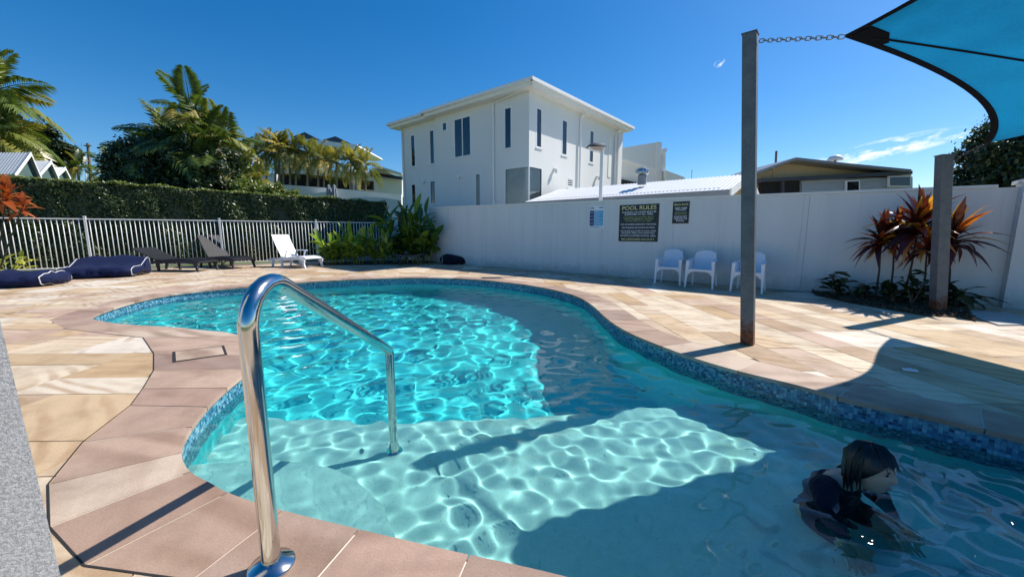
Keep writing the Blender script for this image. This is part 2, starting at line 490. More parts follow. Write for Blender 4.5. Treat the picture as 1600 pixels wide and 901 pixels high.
def fabric(name, col, sheen=0.03):
    t = NT(name)
    w = t.noise(7, 4, 0.6, t.objco())
    t.set(Base_Color=t.mix(w, tuple(x * 0.8 for x in col), tuple(x * 1.25 for x in col)), Roughness=0.75)
    t.b.inputs['Sheen Weight'].default_value = sheen
    t.b.inputs['Specular IOR Level'].default_value = 0.15
    t.bump(t.math('ADD', t.noise(9, 4, 0.6, t.objco(), 1.0), t.math('MULTIPLY', t.noise(400, 2, 0.5, t.objco()), 0.05)), 0.5, 0.03)
    MAT[name] = t.m
fabric('navy_canvas', (0.006, 0.012, 0.05))
fabric('dark_canvas', (0.010, 0.012, 0.022))
fabric('rash_guard', (0.010, 0.010, 0.020))
def sail_cloth():
    t = NT('sail_cloth')
    p = t.pos()
    c = t.ramp(t.noise(2.0, 5, 0.6, p), [(0.3, (0.004, 0.36, 0.60)), (0.7, (0.012, 0.44, 0.70))])
    w = t.noise(60, 3, 0.7, p)
    c = t.mix(0.25, c, t.ramp(w, [(0.3, (0.3,) * 3), (0.7, (0.7,) * 3)]), 'OVERLAY')
    t.set(Base_Color=c, Roughness=0.8)
    t.bump(t.math('ADD', t.noise(2.5, 4, 0.6, t.scaled(p, (1, 3, 1))), t.math('MULTIPLY', t.noise(300, 2, 0.5, t.scaled(p, (1, 6, 1))), 0.1)), 0.5, 0.05)
    tr = t.n('BsdfTranslucent'); t.l(c, tr.inputs['Color'])
    mx = t.n('MixShader'); mx.inputs[0].default_value = 0.5
    t.l(t.b.outputs[0], mx.inputs[1]); t.l(tr.outputs[0], mx.inputs[2])
    # open knit: a little of the sun comes straight through
    op = t.n('BsdfTransparent'); m2 = t.n('MixShader'); m2.inputs[0].default_value = 0.07
    t.l(mx.outputs[0], m2.inputs[1]); t.l(op.outputs[0], m2.inputs[2]); t.l(m2.outputs[0], t.out.inputs[0])
    MAT['sail_cloth'] = t.m
sail_cloth()
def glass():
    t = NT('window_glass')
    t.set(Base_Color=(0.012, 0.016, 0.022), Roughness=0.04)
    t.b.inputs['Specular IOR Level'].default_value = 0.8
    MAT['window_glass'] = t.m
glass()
def clear_glass():
    t = NT('clear_glass')
    tr = t.n('BsdfTransparent'); tr.inputs['Color'].default_value = (0.86, 0.90, 0.92, 1)
    gl = t.n('BsdfGlossy'); gl.inputs['Roughness'].default_value = 0.02
    fr = t.n('Fresnel'); fr.inputs['IOR'].default_value = 1.5
    mx = t.n('MixShader'); t.l(fr.outputs[0], mx.inputs[0]); t.l(tr.outputs[0], mx.inputs[1]); t.l(gl.outputs[0], mx.inputs[2]); t.l(mx.outputs[0], t.out.inputs[0])
    MAT['clear_glass'] = t.m
clear_glass()
def skin():
    t = NT('skin')
    t.set(Base_Color=t.mix(t.noise(14, 4, 0.6, t.objco()), (0.50, 0.29, 0.20), (0.58, 0.36, 0.26)), Roughness=0.4)
    t.b.inputs['Subsurface Weight'].default_value = 0.15
    t.b.inputs['Subsurface Radius'].default_value = (0.01, 0.004, 0.002)
    MAT['skin'] = t.m
skin()
simple('lips', (0.38, 0.13, 0.11), 0.4)
simple('eye_dark', (0.012, 0.010, 0.010), 0.1)

# ================================================================== POOL, DECK, GROUND
WATER_Z, SHELF_Z, FLOOR_Z, STEP_Z = -0.14, -0.62, -1.30, -0.32
near_px = [(834,899),(729,875.5),(560,835.5),(437,805),(346,775),(320,760),(285,740),(273,714),(276,692),(288,671),(309.5,643),(325,626.5),(355,600),(382.5,577.5),(388,553),(380,529),(350,520),(307.5,516),(275,512),(237.5,510),(180,506),(150,501)]
far_px = [(137.5,496),(200,473),(260,460),(330,452),(400,446),(480,440),(560,436),(640,433.5),(700,434),(760,437.5),(820,444),(868,452.5),(904,463),(928,476.5),(946,493),(964,506.5),(988,520),(1024,535),(1064,550),(1110,565),(1160,579),(1224,594),(1268,605),(1319.5,620.3),(1441.6,645),(1507,660.5),(1590,680)]
ctrl = [ground(*q).xy for q in near_px + far_px] + [Vector(p) for p in ((2.98, 1.74), (3.22, 1.35), (3.2, 0.88), (2.75, 0.58), (2.0, 0.60), (1.1, 0.82), (0.5, 0.99))]
def closed_spline(P, step=0.04):
    n = len(P); dense = []
    for i in range(n):
        p0, p1, p2, p3 = P[i - 1], P[i], P[(i + 1) % n], P[(i + 2) % n]
        # centripetal Catmull-Rom keeps the uneven control points from overshooting
        t0 = 0.0; t1 = t0 + max((p1 - p0).length, 1e-4) ** 0.5; t2 = t1 + max((p2 - p1).length, 1e-4) ** 0.5; t3 = t2 + max((p3 - p2).length, 1e-4) ** 0.5
        for k in range(12):
            t = t1 + (t2 - t1) * k / 12
            a1 = p0 * ((t1 - t) / (t1 - t0)) + p1 * ((t - t0) / (t1 - t0)); a2 = p1 * ((t2 - t) / (t2 - t1)) + p2 * ((t - t1) / (t2 - t1)); a3 = p2 * ((t3 - t) / (t3 - t2)) + p3 * ((t - t2) / (t3 - t2))
            b1 = a1 * ((t2 - t) / (t2 - t0)) + a2 * ((t - t0) / (t2 - t0)); b2 = a2 * ((t3 - t) / (t3 - t1)) + a3 * ((t - t1) / (t3 - t1))
            dense.append(b1 * ((t2 - t) / (t2 - t1)) + b2 * ((t - t1) / (t2 - t1)))
    for _ in range(6):
        dense = [(dense[i - 1] + dense[i] * 2 + dense[(i + 1) % len(dense)]) / 4 for i in range(len(dense))]
    L = [0.0]
    for i in range(len(dense)): L.append(L[-1] + (dense[(i + 1) % len(dense)] - dense[i]).length)
    m = int(L[-1] / step); out = []; j = 0
    for k in range(m):
        s = L[-1] * k / m
        while L[j + 1] < s: j += 1
        f = (s - L[j]) / max(L[j + 1] - L[j], 1e-9)
        out.append(dense[j].lerp(dense[(j + 1) % len(dense)], f))
    return out, L[-1]
POOL, POOL_LEN = closed_spline(ctrl)
NP = len(POOL)
_area = sum(POOL[i].x * POOL[(i + 1) % NP].y - POOL[(i + 1) % NP].x * POOL[i].y for i in range(NP))
_sgn = 1.0 if _area > 0 else -1.0
def pool_normal(i):                      # points out of the water, onto the deck
    t = POOL[(i + 2) % NP] - POOL[i - 2]; t.normalize()
    return Vector((t.y, -t.x)) * _sgn
def nearest(p):
    p = Vector(p)
    return min(range(NP), key=lambda i: (POOL[i] - p).length_squared)
PA = np.array([(p.x, p.y) for p in POOL])
def inside(pts, poly):
    """even-odd test, numpy"""
    x, y = pts[:, 0], pts[:, 1]
    res = np.zeros(len(pts), bool)
    for i in range(len(poly)):
        x0, y0 = poly[i - 1]; x1, y1 = poly[i]
        if y0 == y1: continue
        c = ((y0 > y) != (y1 > y)) & (x < (x1 - x0) * (y - y0) / (y1 - y0) + x0)
        res ^= c
    return res

# --- coping slabs: (inner pixel, outer pixel) of the joints that can be read off, others every 0.6 m
read_joints = [((729,875.5),(712,915)), ((560,835.5),(480,920)), ((429,803),(300,905)), ((345,775),(134,882)), ((286.5,741),(79,822)), ((271,708),(77,756)), ((280,670),(131,690)), ((311,636),(205,633)),
               ((347,605),(224,607)), ((383,577),(241,578)), ((388,556),(241,552)), ((372,526),(224,527)), ((300,515),(150,519)), ((160,502.5),(100,513))]
joints = []
for a, b in read_joints:
    joints.append((nearest(ground(*a).xy), ground(*b).xy))
joints.sort(key=lambda j: j[0])
random.seed(4)
_first, _last = joints[0][0], joints[-1][0]
auto = []
i = _last
span = (NP - _last) + _first
k = 0.0
steps = []
acc = 0
while acc < span - 12:
    st = random.randint(14, 19); acc += st
    if span - acc < 8: break
    steps.append(acc)
for a in steps:
    ii = (_last + a) % NP
    wdt = 0.36
    auto.append((ii, POOL[ii] + pool_normal(ii) * wdt))
order = joints + auto                        # already in running order from the first read joint
OUTER = []
pool_root = None
slabs = []
for n in range(len(order)):
    i0, o0 = order[n]; i1, o1 = order[(n + 1) % len(order)]
    cnt = (i1 - i0) % NP
    inner = [POOL[(i0 + q) % NP] for q in range(cnt + 1)]
    outs = [o0]
    if (o1 - o0).length > 0.8 and n >= len(joints) - 1:
        mid = (i0 + cnt // 2) % NP
    slabs.append((inner, o0, o1, i0))
    OUTER.append(o0)
OUTER_A = np.array([(p.x, p.y) for p in OUTER])

# --- pool shell
shell = MB()
n = NP
vs, fs = [], []
for z in (-0.028, -0.345, FLOOR_Z):
    vs += [(p.x, p.y, z) for p in POOL]
sh = MB(); sh.add([v for v in vs[n:]], [((i + 1) % n, i, n + i, n + (i + 1) % n) if _sgn > 0 else (i, (i + 1) % n, n + (i + 1) % n, n + i) for i in range(n)], True)
pool = sh.build('pool', MAT['pool_aqua']); tag(pool, kind='structure')
fl = MB(); fl.prism([(p.x, p.y) for p in POOL], FLOOR_Z - 0.05, FLOOR_Z)
pool_floor = fl.build('pool_floor', MAT['pool_aqua'], pool)
se = [(-3.2, 2.86), (-1.88, 2.87), (-1.15, 2.82), (-0.53, 2.86), (0.43, 2.94), (1.05, 3.03), (2.6, 3.25)]
m = MB(); m.prism(se + [(3.6, 3.3), (3.6, 0.3), (-3.2, 0.3)], FLOOR_Z, SHELF_Z)
shelf = m.build('pool_shelf', MAT['pool_pale'], pool)
m = MB(); m.prism([(-2.4, 0.4), (-2.4, 2.0), (-1.75, 2.08), (-1.4, 2.12), (-1.19, 2.10), (-1.05, 2.06), (-0.89, 1.98), (-0.75, 1.87), (-0.63, 1.74), (-0.53, 1.58), (-0.46, 1.4), (-0.42, 1.2), (-0.4, 0.4)], SHELF_Z, STEP_Z)
step = m.build('pool_step', MAT['pool_pale'], pool)
g = MB(); g.add([v for v in vs[:2 * n]], [((i + 1) % n, i, n + i, n + (i + 1) % n) if _sgn > 0 else (i, (i + 1) % n, n + (i + 1) % n, n + i) for i in range(n)], True)
grout = g.build('waterline_band', MAT['grout'], pool)
# mosaic tiles, set 2 mm proud of the grout
random.seed(8)
mo = MB()
T, GAP = 0.0190, 0.0215
cum = [0.0]
for i in range(NP): cum.append(cum[-1] + (POOL[(i + 1) % NP] - POOL[i]).length)
def on_pool(s):
    s = s % cum[-1]
    lo = min(int(s / cum[-1] * NP), NP - 1)
    while lo > 0 and cum[lo] > s: lo -= 1
    while cum[lo + 1] < s: lo += 1
    f = (s - cum[lo]) / (cum[lo + 1] - cum[lo])
    return POOL[lo].lerp(POOL[(lo + 1) % NP], f)
ncol = int(cum[-1] / GAP)
for c in range(ncol):
    s = c * GAP
    a, b = on_pool(s), on_pool(s + T)
    mid = (a + b) / 2
    if mid.y < 1.25 and mid.x < -0.2: continue
    t = (b - a).normalized(); nrm = Vector((-t.y, t.x)) * _sgn * 0.0025       # into the pool
    for r in range(14):
        z1 = -0.034 - r * GAP; z0 = z1 - T
        base = [Vector((a.x, a.y, z0)), Vector((b.x, b.y, z0)), Vector((b.x, b.y, z1)), Vector((a.x, a.y, z1))]
        off = Vector((nrm.x, nrm.y, 0))
        front = [p + off for p in base]
        f = [(4, 5, 6, 7), (0, 1, 5, 4), (2, 3, 7, 6), (1, 2, 6, 5), (3, 0, 4, 7)]
        mo.add(base + front, f, False, min(1, max(0, random.betavariate(2.2, 2.0))))
mosaic_ob = mo.build('mosaic_tiles', MAT['mosaic'], pool); mosaic_ob['kind'] = 'stuff'
# coping slabs
random.seed(11)
for (inner, o0, o1, i0) in slabs:
    cen = (inner[0] + inner[-1] + o0 + o1) / 4
    inn = []
    for q, p in enumerate(inner):
        inn.append(p - pool_normal((i0 + q) % NP) * 0.026)      # small overhang over the water
    d0 = (inn[-1] - inn[0]).normalized() * 0.004
    d1 = (o1 - o0).normalized() * 0.004
    pts = [inn[0] + d0] + inn[1:-1] + [inn[-1] - d0] + [o1 - d1, o0 + d1]
    pts = [p for p in pts]
    m = MB(); m.prism([(p.x - cen.x, p.y - cen.y) for p in pts], -0.03, random.uniform(-0.001, 0.0015), random.random())
    o = m.build('coping_slab', MAT['coping'], pool); o.location = (cen.x, cen.y, 0)
for o in [pool, pool_floor, shelf, step, grout, mosaic_ob]:
    o.cycles.is_caustics_receiver = True
bedring = MB()
for (inner, o0, o1, i0) in slabs:
    pts = inner + [o1, o0]
    bedring.prism([p[:] for p in pts], -0.025, -0.003, 0.5)
simple('pale_grout', (0.66, 0.60, 0.51), 0.9, 0.1)
bedring.build('coping_grout', MAT['pale_grout'], pool)
# black sealant line along the outer edge of the left coping
m = MB()
oj = [o for (_, o) in joints]
for a, b in zip(oj[2:-1], oj[3:]):
    t = (b - a).normalized(); nn = Vector((-t.y, t.x))
    if nn.dot(a - nearest_p if False else a - Vector((0, 3))) < 0: nn = -nn
    q = [a, b, b + nn * 0.007, a + nn * 0.007]
    m.add([(p.x, p.y, 0.0025) for p in q], [(0, 1, 2, 3) if (b - a).cross(nn) > 0 else (3, 2, 1, 0)])
m.build('sealant_joint', MAT['joint_seal'], pool)

# --- water surface: real ripples, so that the sun draws its net of light on the floor
def wave_sum(X, Y, seed, l0, l1, curv, N=56):
    rng = np.random.default_rng(seed); Z = np.zeros_like(X)
    for i in range(N):
        lam = l0 * (l1 / l0) ** rng.random(); kk = 2 * math.pi / lam; th = rng.random() * 2 * math.pi
        Z += curv * math.sqrt(2.0 / N) / kk ** 2 * np.sin(kk * (np.cos(th) * X + np.sin(th) * Y) + rng.random() * 6.28)
    return Z
def ripples(X, Y):
    t = np.clip((Y - 2.6) / 0.8, 0, 1); t = t * t * (3 - 2 * t)
    Z = wave_sum(X, Y, 3, 0.085, 0.23, 2.5) * (1 - t) + wave_sum(X, Y, 5, 0.15, 0.48, 1.3) * t
    # calmer in the corner by the step
    Z *= 1 - 0.45 * np.exp(-(((X + 1.2) / 0.8) ** 2 + ((Y - 1.8) / 0.7) ** 2))
    # chop and rings round the swimmer
    ch = np.exp(-(((X - 1.95) / 0.8) ** 2 + ((Y - 1.5) / 0.52) ** 2))
    Z += wave_sum(X, Y, 9, 0.09, 0.30, 6.0) * ch
    r = np.hypot(X - 1.66, Y - 1.72)
    Z += 0.004 * np.sin(2 * math.pi * r / 0.15) * np.exp(-((r - 0.25) / 0.22) ** 2) * ch ** 0.5
    return Z
grow = np.array([(POOL[i] + pool_normal(i) * 0.03)[:] for i in range(NP)])
wv, wf, wb = [], [], 0
Y0, Y1, YS = PA[:, 1].min() - 0.06, PA[:, 1].max() + 0.06, 3.4
X0, X1 = PA[:, 0].min() - 0.06, PA[:, 0].max() + 0.06
for dx, ya, yb in ((0.01, Y0, YS), (0.016, YS, Y1)):
    xs = np.linspace(X0, X1, int((X1 - X0) / dx)); ys = np.linspace(ya, yb, int((yb - ya) / dx))
    XX, YY = np.meshgrid(xs, ys)
    cxy = np.stack([((XX[:-1, :-1] + XX[1:, 1:]) / 2).ravel(), ((YY[:-1, :-1] + YY[1:, 1:]) / 2).ravel()], 1)
    keep = inside(cxy, grow)
    nx = len(xs)
    I = (np.arange(len(ys) - 1)[:, None] * nx + np.arange(nx - 1)[None, :]).ravel()[keep]
    Fq = np.stack([I, I + 1, I + nx + 1, I + nx], 1)
    used, inv = np.unique(Fq, return_inverse=True)
    ux, uy = XX.ravel()[used], YY.ravel()[used]
    wv.append(np.stack([ux, uy, WATER_Z + ripples(ux, uy)], 1)); wf.append(inv.reshape(-1, 4) + wb); wb += len(used)
Vw, inv = np.concatenate(wv), np.concatenate(wf)
me = bpy.data.meshes.new('water')
me.from_pydata(Vw.tolist(), [], inv.reshape(-1, 4).tolist())
me.shade_smooth()
me.materials.append(MAT['water'])
water_ob = obj('water', me); tag(water_ob, kind='structure')
water_ob.cycles.is_caustics_caster = True

# --- paving
WALL_O, WALL_D = Vector((7.28, 5.75)), Vector((-0.765, 0.644)).normalized()
WALL_N = Vector((-WALL_D.y, WALL_D.x))          # (-.644,-.765): towards the pool
if WALL_N.y > 0: WALL_N = -WALL_N
FENCE_O, FENCE_D = Vector((-11.74, 10.89)), Vector((0.826, 0.564)).normalized()
FENCE_N = Vector((FENCE_D.y, -FENCE_D.x))        # towards the pool
def wall_pt(s, off=0.0): return WALL_O + WALL_D * s + WALL_N * off
def fence_pt(s, off=0.0): return FENCE_O + FENCE_D * s + FENCE_N * off
def on_deck(p, mw=0.0, mf=0.0):
    return (p - WALL_O).dot(WALL_N) > mw and (p - FENCE_O).dot(FENCE_N) > mf

def cut_out(quad, hole):
    """quad minus hole -> (verts, triangles)"""
    def ccw(P):
        a = sum(P[i - 1][0] * P[i][1] - P[i][0] * P[i - 1][1] for i in range(len(P)))
        return list(P) if a > 0 else list(reversed(P))
    quad, hole = ccw(quad), ccw(hole)
    coords = [Vector(p) for p in quad] + [Vector(p) for p in hole]
    nq, nh = len(quad), len(hole)
    edges = []
    faces = [list(range(nq)), list(range(nq, nq + nh))]
    V, E, F, ov, oe, of = geometry.delaunay_2d_cdt(coords, edges, faces, 1, 1e-6)
    return V, [f for f, src in zip(F, of) if 0 in src and 1 not in src]
def slab_mesh(V, F, cen, z0, z1, tint):
    m = MB()
    used = sorted({i for f in F for i in f}); idx = {v: k for k, v in enumerate(used)}
    top = [(V[i].x - cen.x, V[i].y - cen.y, z1) for i in used]; bot = [(x, y, z0) for (x, y, _) in top]
    cntE = {}
    for f in F:
        for a, b in zip(f, f[1:] + f[:1] if isinstance(f, list) else f[1:] + f[:1]):
            cntE[(a, b)] = cntE.get((a, b), 0) + 1
    nn = len(used)
    fs = []
    for f in F:
        fs.append(tuple(idx[i] for i in f))
    for (a, b) in cntE:
        if (b, a) not in cntE:
            fs.append((idx[b], idx[a], nn + idx[a], nn + idx[b]))
    m.add(top + bot, fs, False, tint)
    return m
random.seed(21)
CELL = 0.31
gx0, gy0 = -13.6, -4.2
GXN, GYN = int(23.5 / CELL), int(21.5 / CELL)
grid = [[False] * GXN for _ in range(GYN)]
ang = R(1.5)
ca, sa = math.cos(ang), math.sin(ang)
def g2w(x, y):
    X, Y = gx0 + x, gy0 + y
    return Vector((X * ca - Y * sa, X * sa + Y * ca))
tiles = []
sizes = [(3, 1), (2, 1), (3, 1), (4, 1), (2, 2), (1, 1), (3, 2), (2, 1), (1, 2)]
for r in range(GYN):
    for c in range(GXN):
        if grid[r][c]: continue
        pool_side = gx0 + c * CELL > 0.9
        for (a, b) in random.sample(sizes, len(sizes)) + [(1, 1)]:
            if pool_side: a, b = b, a
            if c + a > GXN or r + b > GYN: continue
            if any(grid[r + j][c + i] for i in range(a) for j in range(b)): continue
            break
        for j in range(b):
            for i in range(a): grid[r + j][c + i] = True
        e = 0.0034
        tiles.append([g2w(c * CELL + e, r * CELL + e), g2w((c + a) * CELL - e, r * CELL + e), g2w((c + a) * CELL - e, (r + b) * CELL - e), g2w(c * CELL + e, (r + b) * CELL - e)])
hole = [(o.x, o.y) for o in OUTER]
hole_in = [tuple((POOL[i] + pool_normal(i) * 0.05)[:]) for i in range(0, NP, 2)]
def proj_area(q):
    P = []
    for p in q:
        y, z = p.y, -CAM_H
        zc = y * _c - z * _s
        if zc < 0.3: return 0.0, False
        P.append((CX + FPX * p.x / zc, CY - FPX * (y * _s + z * _c) / zc))
    vis = any(-5 < u < 1605 and v < 905 for u, v in P)
    return abs(sum(P[i - 1][0] * P[i][1] - P[i][0] * P[i - 1][1] for i in range(len(P)))) / 2, vis
made = []
for q in tiles:
    cen = sum(q, Vector((0, 0))) / 4
    if not on_deck(cen, 0.05, -0.25): continue
    pin = inside(np.array([(p.x, p.y) for p in q] + [(cen.x, cen.y)]), OUTER_A)
    if pin.all() and inside(np.array([(cen.x, cen.y)]), OUTER_A)[0]:
        near_edge = min((Vector(o) - cen).length for o in hole) < 0.9
        if not near_edge: continue
    V, F = cut_out([p[:] for p in q], hole)
    if not F: continue
    area = sum(abs((V[f[1]] - V[f[0]]).cross(V[f[2]] - V[f[0]])) / 2 for f in F)
    if area < 0.004: continue
    a, vis = proj_area(q)
    made.append((a * area / 0.3 if vis else 0.0, cen, V, F))
made.sort(key=lambda x: -x[0])
# deck bed: mortar under the paving with the pool left open, then the ground around it
bedq = [(-16, -6), (12, -6), (12, 20), (-16, 20)]
V, F = cut_out(bedq, hole_in)
m = MB(); m.add([(v.x, v.y, -0.007) for v in V], [tuple(f) for f in F])
deck = m.build('deck', MAT['mortar']); tag(deck, kind='structure')
rest = MB()
random.seed(33)
for k, (a, cen, V, F) in enumerate(made):
    ti = random.random(); dz = random.uniform(-0.0015, 0.001)
    if a > 0 and k < 300:
        sm = slab_mesh(V, F, cen, -0.03, dz, ti)
        o = sm.build('paver', MAT['paver'], deck); o.location = (cen.x, cen.y, 0)
    else:
        sm = slab_mesh(V, F, Vector((0, 0)), -0.03, dz, ti)
        rest.add(sm.v, sm.f, False, ti)
far_paving = rest.build('far_paving', MAT['paver'], deck); far_paving['kind'] = 'stuff'
g = MB()
for (x0, y0, x1, y1) in ((-900, -900, 900, -6), (-900, 20, 900, 1500), (-900, -6, -16, 20), (12, -6, 900, 20)):
    g.add([(x0, y0, -0.02), (x1, y0, -0.02), (x1, y1, -0.02), (x0, y1, -0.02)], [(0, 1, 2, 3)])
ground_ob = g.build('ground', MAT['grass']); tag(ground_ob, kind='structure')
# grass verge between fence and hedge
m = MB()
a, b = fence_pt(-4, -0.15), fence_pt(11.5, -0.15); c2, d2 = fence_pt(11.5, -3.2), fence_pt(-4, -3.2)
m.prism([p[:] for p in (a, b, c2, d2)], -0.05, 0.02)
verge = m.build('verge', MAT['grass']); tag(verge, kind='structure')
# concrete kerb below the fence
m = MB(); m.prism([p[:] for p in (fence_pt(-4, 0.10), fence_pt(10.4, 0.10), fence_pt(10.4, -0.145), fence_pt(-4, -0.145))], -0.05, 0.05)
tag(m.build('kerb', MAT['concrete']), kind='structure')
# the rising ground behind the hedge, up to the neighbours' terraces
def hill_z(x, y):
    d = -((Vector((x, y)) - FENCE_O).dot(FENCE_N))          # metres behind the fence
    h = max(0.0, min(1.0, (d - 3.2) / 9.0)); h = h * h * (3 - 2 * h)
    side = max(0.0, min(1.0, (-2.5 - x) / 3.0))
    return h * 2.3 * side
m = MB()
gxs = [fence_pt(s, -3.0 - o) for s in range(-30, 46, 2) for o in (0, 1.5, 3, 4.5, 6, 8, 10, 14, 25, 50)]
W10 = 10
vsn = [(p.x, p.y, hill_z(p.x, p.y) + 0.0) for p in gxs]
rows = len(gxs) // W10
m.add(vsn, [(r * W10 + c, (r + 1) * W10 + c, (r + 1) * W10 + c + 1, r * W10 + c + 1) for r in range(rows - 1) for c in range(W10 - 1)], True)
tag(m.build('hillside', MAT['grass'], auto=False), kind='structure')

# ================================================================== BOUNDARY WALL
def wall_top(s): return 1.735 + 0.0146 * s
def wall_box(mb, s0, s1, d0, d1, z0, z1fun, tint=0.5):
    """box on the wall line; d = depth behind the front face"""
    vs = []
    for (s, d) in ((s0, d0), (s1, d0), (s1, d1), (s0, d1)):
        p = wall_pt(s, -d); vs.append((p.x, p.y, z0(s) if callable(z0) else z0))
    for (s, d) in ((s0, d0), (s1, d0), (s1, d1), (s0, d1)):
        p = wall_pt(s, -d); vs.append((p.x, p.y, z1fun(s) if callable(z1fun) else z1fun))
    mb.add(vs, [(0, 1, 2, 3), (7, 6, 5, 4), (4, 5, 1, 0), (5, 6, 2, 1), (6, 7, 3, 2), (7, 4, 0, 3)], False, tint)
bw = empty('boundary_wall', (*WALL_O, 0), 0, 'long white rendered boundary wall behind the pool chairs and signs', 'wall')
def child_world(o, root):
    o.matrix_parent_inverse = Matrix.Translation(-root.location) if root.rotation_euler.z == 0 else root.matrix_basis.inverted()
    return o
brk = [-2.8] + [x for x in np.arange(0.0, 13.3, 2.4)] + [13.45]
for s0, s1 in zip(brk[:-1], brk[1:]):
    m = MB(); wall_box(m, s0 + 0.002, s1 - 0.002, 0.0, 0.18, -0.05, wall_top)
    child_world(m.build('wall_panel', MAT['wall_paint'], bw), bw)
m = MB(); wall_box(m, 0.2, 13.45, -0.02, 0.20, lambda s: wall_top(s) + 0.002, lambda s: wall_top(s) + 0.045)
child_world(m.build('wall_cap', MAT['render_white'], bw), bw)
m = MB(); wall_box(m, -2.9, -0.01, -0.16, 0.22, -0.05, 1.78)
child_world(m.build('pier', MAT['wall_paint'], bw), bw)
m = MB(); wall_box(m, -2.95, 0.03, -0.19, 0.25, 1.782, 1.83)
child_world(m.build('pier_cap', MAT['render_white'], bw), bw)
# return wall at the far corner, running left behind the ginger plants
c0 = wall_pt(13.45, -0.2)
rw = empty('return_wall', (c0.x, c0.y, 0), 0, 'short pale return wall between the hedge end and the big house', 'wall')
dirw = (at(598, 330, 16.3).xy - c0).normalized(); nw = Vector((-dirw.y, dirw.x)); nw = nw if nw.y > 0 else -nw
Lr = 2.6
m = MB(); q = [c0 + dirw * 0.0, c0 + dirw * Lr, c0 + dirw * Lr + nw * 0.18, c0 + nw * 0.18]
m.prism([(p.x, p.y) for p in q], -0.05, 1.93); child_world(m.build('wall_panel', MAT['render_white'], rw), rw)
m = MB(); q = [c0 - nw * 0.02, c0 + dirw * Lr - nw * 0.02, c0 + dirw * Lr + nw * 0.2, c0 + nw * 0.2]
m.prism([(p.x, p.y) for p in q], 1.932, 1.972); child_world(m.build('wall_cap', MAT['render_white'], rw), rw)

# near concrete pillar at the left edge of the view
pl = empty('concrete_pillar', (-1.63, 0.86, 0), 0, 'rough white stucco pillar at the left edge, nearest the camera', 'pillar')
p_lo, p_hi = at(95, 901, 0.85), at(0, 500, 0.85)
sl = (p_hi - p_lo) / (p_hi.z - p_lo.z)
def pil(z):
    a = p_lo + sl * (z - p_lo.z); a = a.xy
    u, w = Vector((-0.66, -0.75)), Vector((-0.97, 0.2))
    return [a, a + w * 0.36, a + u * 0.62 + w * 0.36, a + u * 0.62]
lv = [0.0, 0.35, 0.7, 1.05, 1.4, 1.75]
vsn = [(p.x, p.y, z) for z in lv for p in pil(z)]
fsn = [(l * 4 + (k + 1) % 4, l * 4 + k, l * 4 + 4 + k, l * 4 + 4 + (k + 1) % 4) for l in range(len(lv) - 1) for k in range(4)] + [(0, 1, 2, 3), tuple(range(4 * len(lv) - 1, 4 * len(lv) - 5, -1))]
m = MB(); m.add(vsn, fsn); child_world(m.build('shaft', MAT['stucco'], pl), pl)
m = MB(); q = pil(1.75); cc = sum(q, Vector((0, 0))) / 4
m.prism([((p - cc) * 1.1 + cc)[:] for p in q], 1.752, 1.82); child_world(m.build('pillar_cap', MAT['render_white'], pl), pl)

# ================================================================== FENCE AND HEDGE
FH = 1.46
fz = math.atan2(FENCE_D.y, FENCE_D.x)
fence = empty('pool_fence', (*FENCE_O, 0), fz, 'white tubular metal pool fence in front of the clipped hedge', 'fence')
S0, S1 = -2.6, 9.9
m = MB(); m.box(S0, -0.018, FH - 0.03, S1, 0.018, FH, bev=0.004); m.build('top_rail', MAT['white_metal'], fence)
m = MB(); m.box(S0, -0.018, 0.11, S1, 0.018, 0.14, bev=0.004); m.build('bottom_rail', MAT['white_metal'], fence)
pk = MB(); pk.tube([(0, 0, 0.139), (0, 0, FH - 0.029)], 0.011, 6); pk_me = pk.mesh('picket', MAT['white_metal'])
s = S0 + 0.03
posts = [-2.55, 0.0, 2.97, 5.74, 8.5]
while s < S1:
    if min(abs(s - p) for p in posts) > 0.045:
        obj('picket', pk_me, fence, (s, 0, 0))
    s += 0.102
po = MB(); po.box(-0.028, -0.028, 0.05, 0.028, 0.028, FH + 0.05, bev=0.005); po.box(-0.033, -0.033, FH + 0.05, 0.033, 0.033, FH + 0.065, bev=0.004); po_me = po.mesh('fence_post', MAT['white_metal'])
for p in posts: obj('fence_post', po_me, fence, (p, 0, 0))

def leaf_cloud(P, N, size, rng, tints, elong=1.6, jitter=0.6):
    """small two-triangle leaves at points P facing about N -> arrays for a mesh"""
    n = len(P)
    N = N + rng.normal(size=(n, 3)) * jitter
    N /= np.linalg.norm(N, axis=1, keepdims=True)
    Rv = rng.normal(size=(n, 3)); U = np.cross(N, Rv); U /= np.linalg.norm(U, axis=1, keepdims=True); Wv = np.cross(N, U)
    s = size * (0.6 + 0.8 * rng.random((n, 1)))
    a = P + U * s * elong * 0.5; b = P + Wv * s * 0.42 + N * s * 0.08; c = P - U * s * elong * 0.5; d = P - Wv * s * 0.42 + N * s * 0.08
    V = np.stack([a, b, c, d], 1).reshape(-1, 3)
    F = np.arange(4 * n).reshape(-1, 4)
    return V, F
def np_mesh(name, V, F, mat, tint=None):
    me = bpy.data.meshes.new(name)
    me.vertices.add(len(V)); me.vertices.foreach_set('co', np.ascontiguousarray(V, np.float32).ravel())
    k = F.shape[1]
    me.loops.add(F.size); me.loops.foreach_set('vertex_index', np.ascontiguousarray(F, np.int32).ravel())
    me.polygons.add(len(F)); me.polygons.foreach_set('loop_start', np.arange(0, F.size, k, dtype=np.int32))
    if tint is not None:
        a = me.attributes.new('tint', 'FLOAT', 'FACE'); a.data.foreach_set('value', np.asarray(tint, np.float32))
    me.update(calc_edges=True); me.validate()
    me.materials.append(mat)
    return me
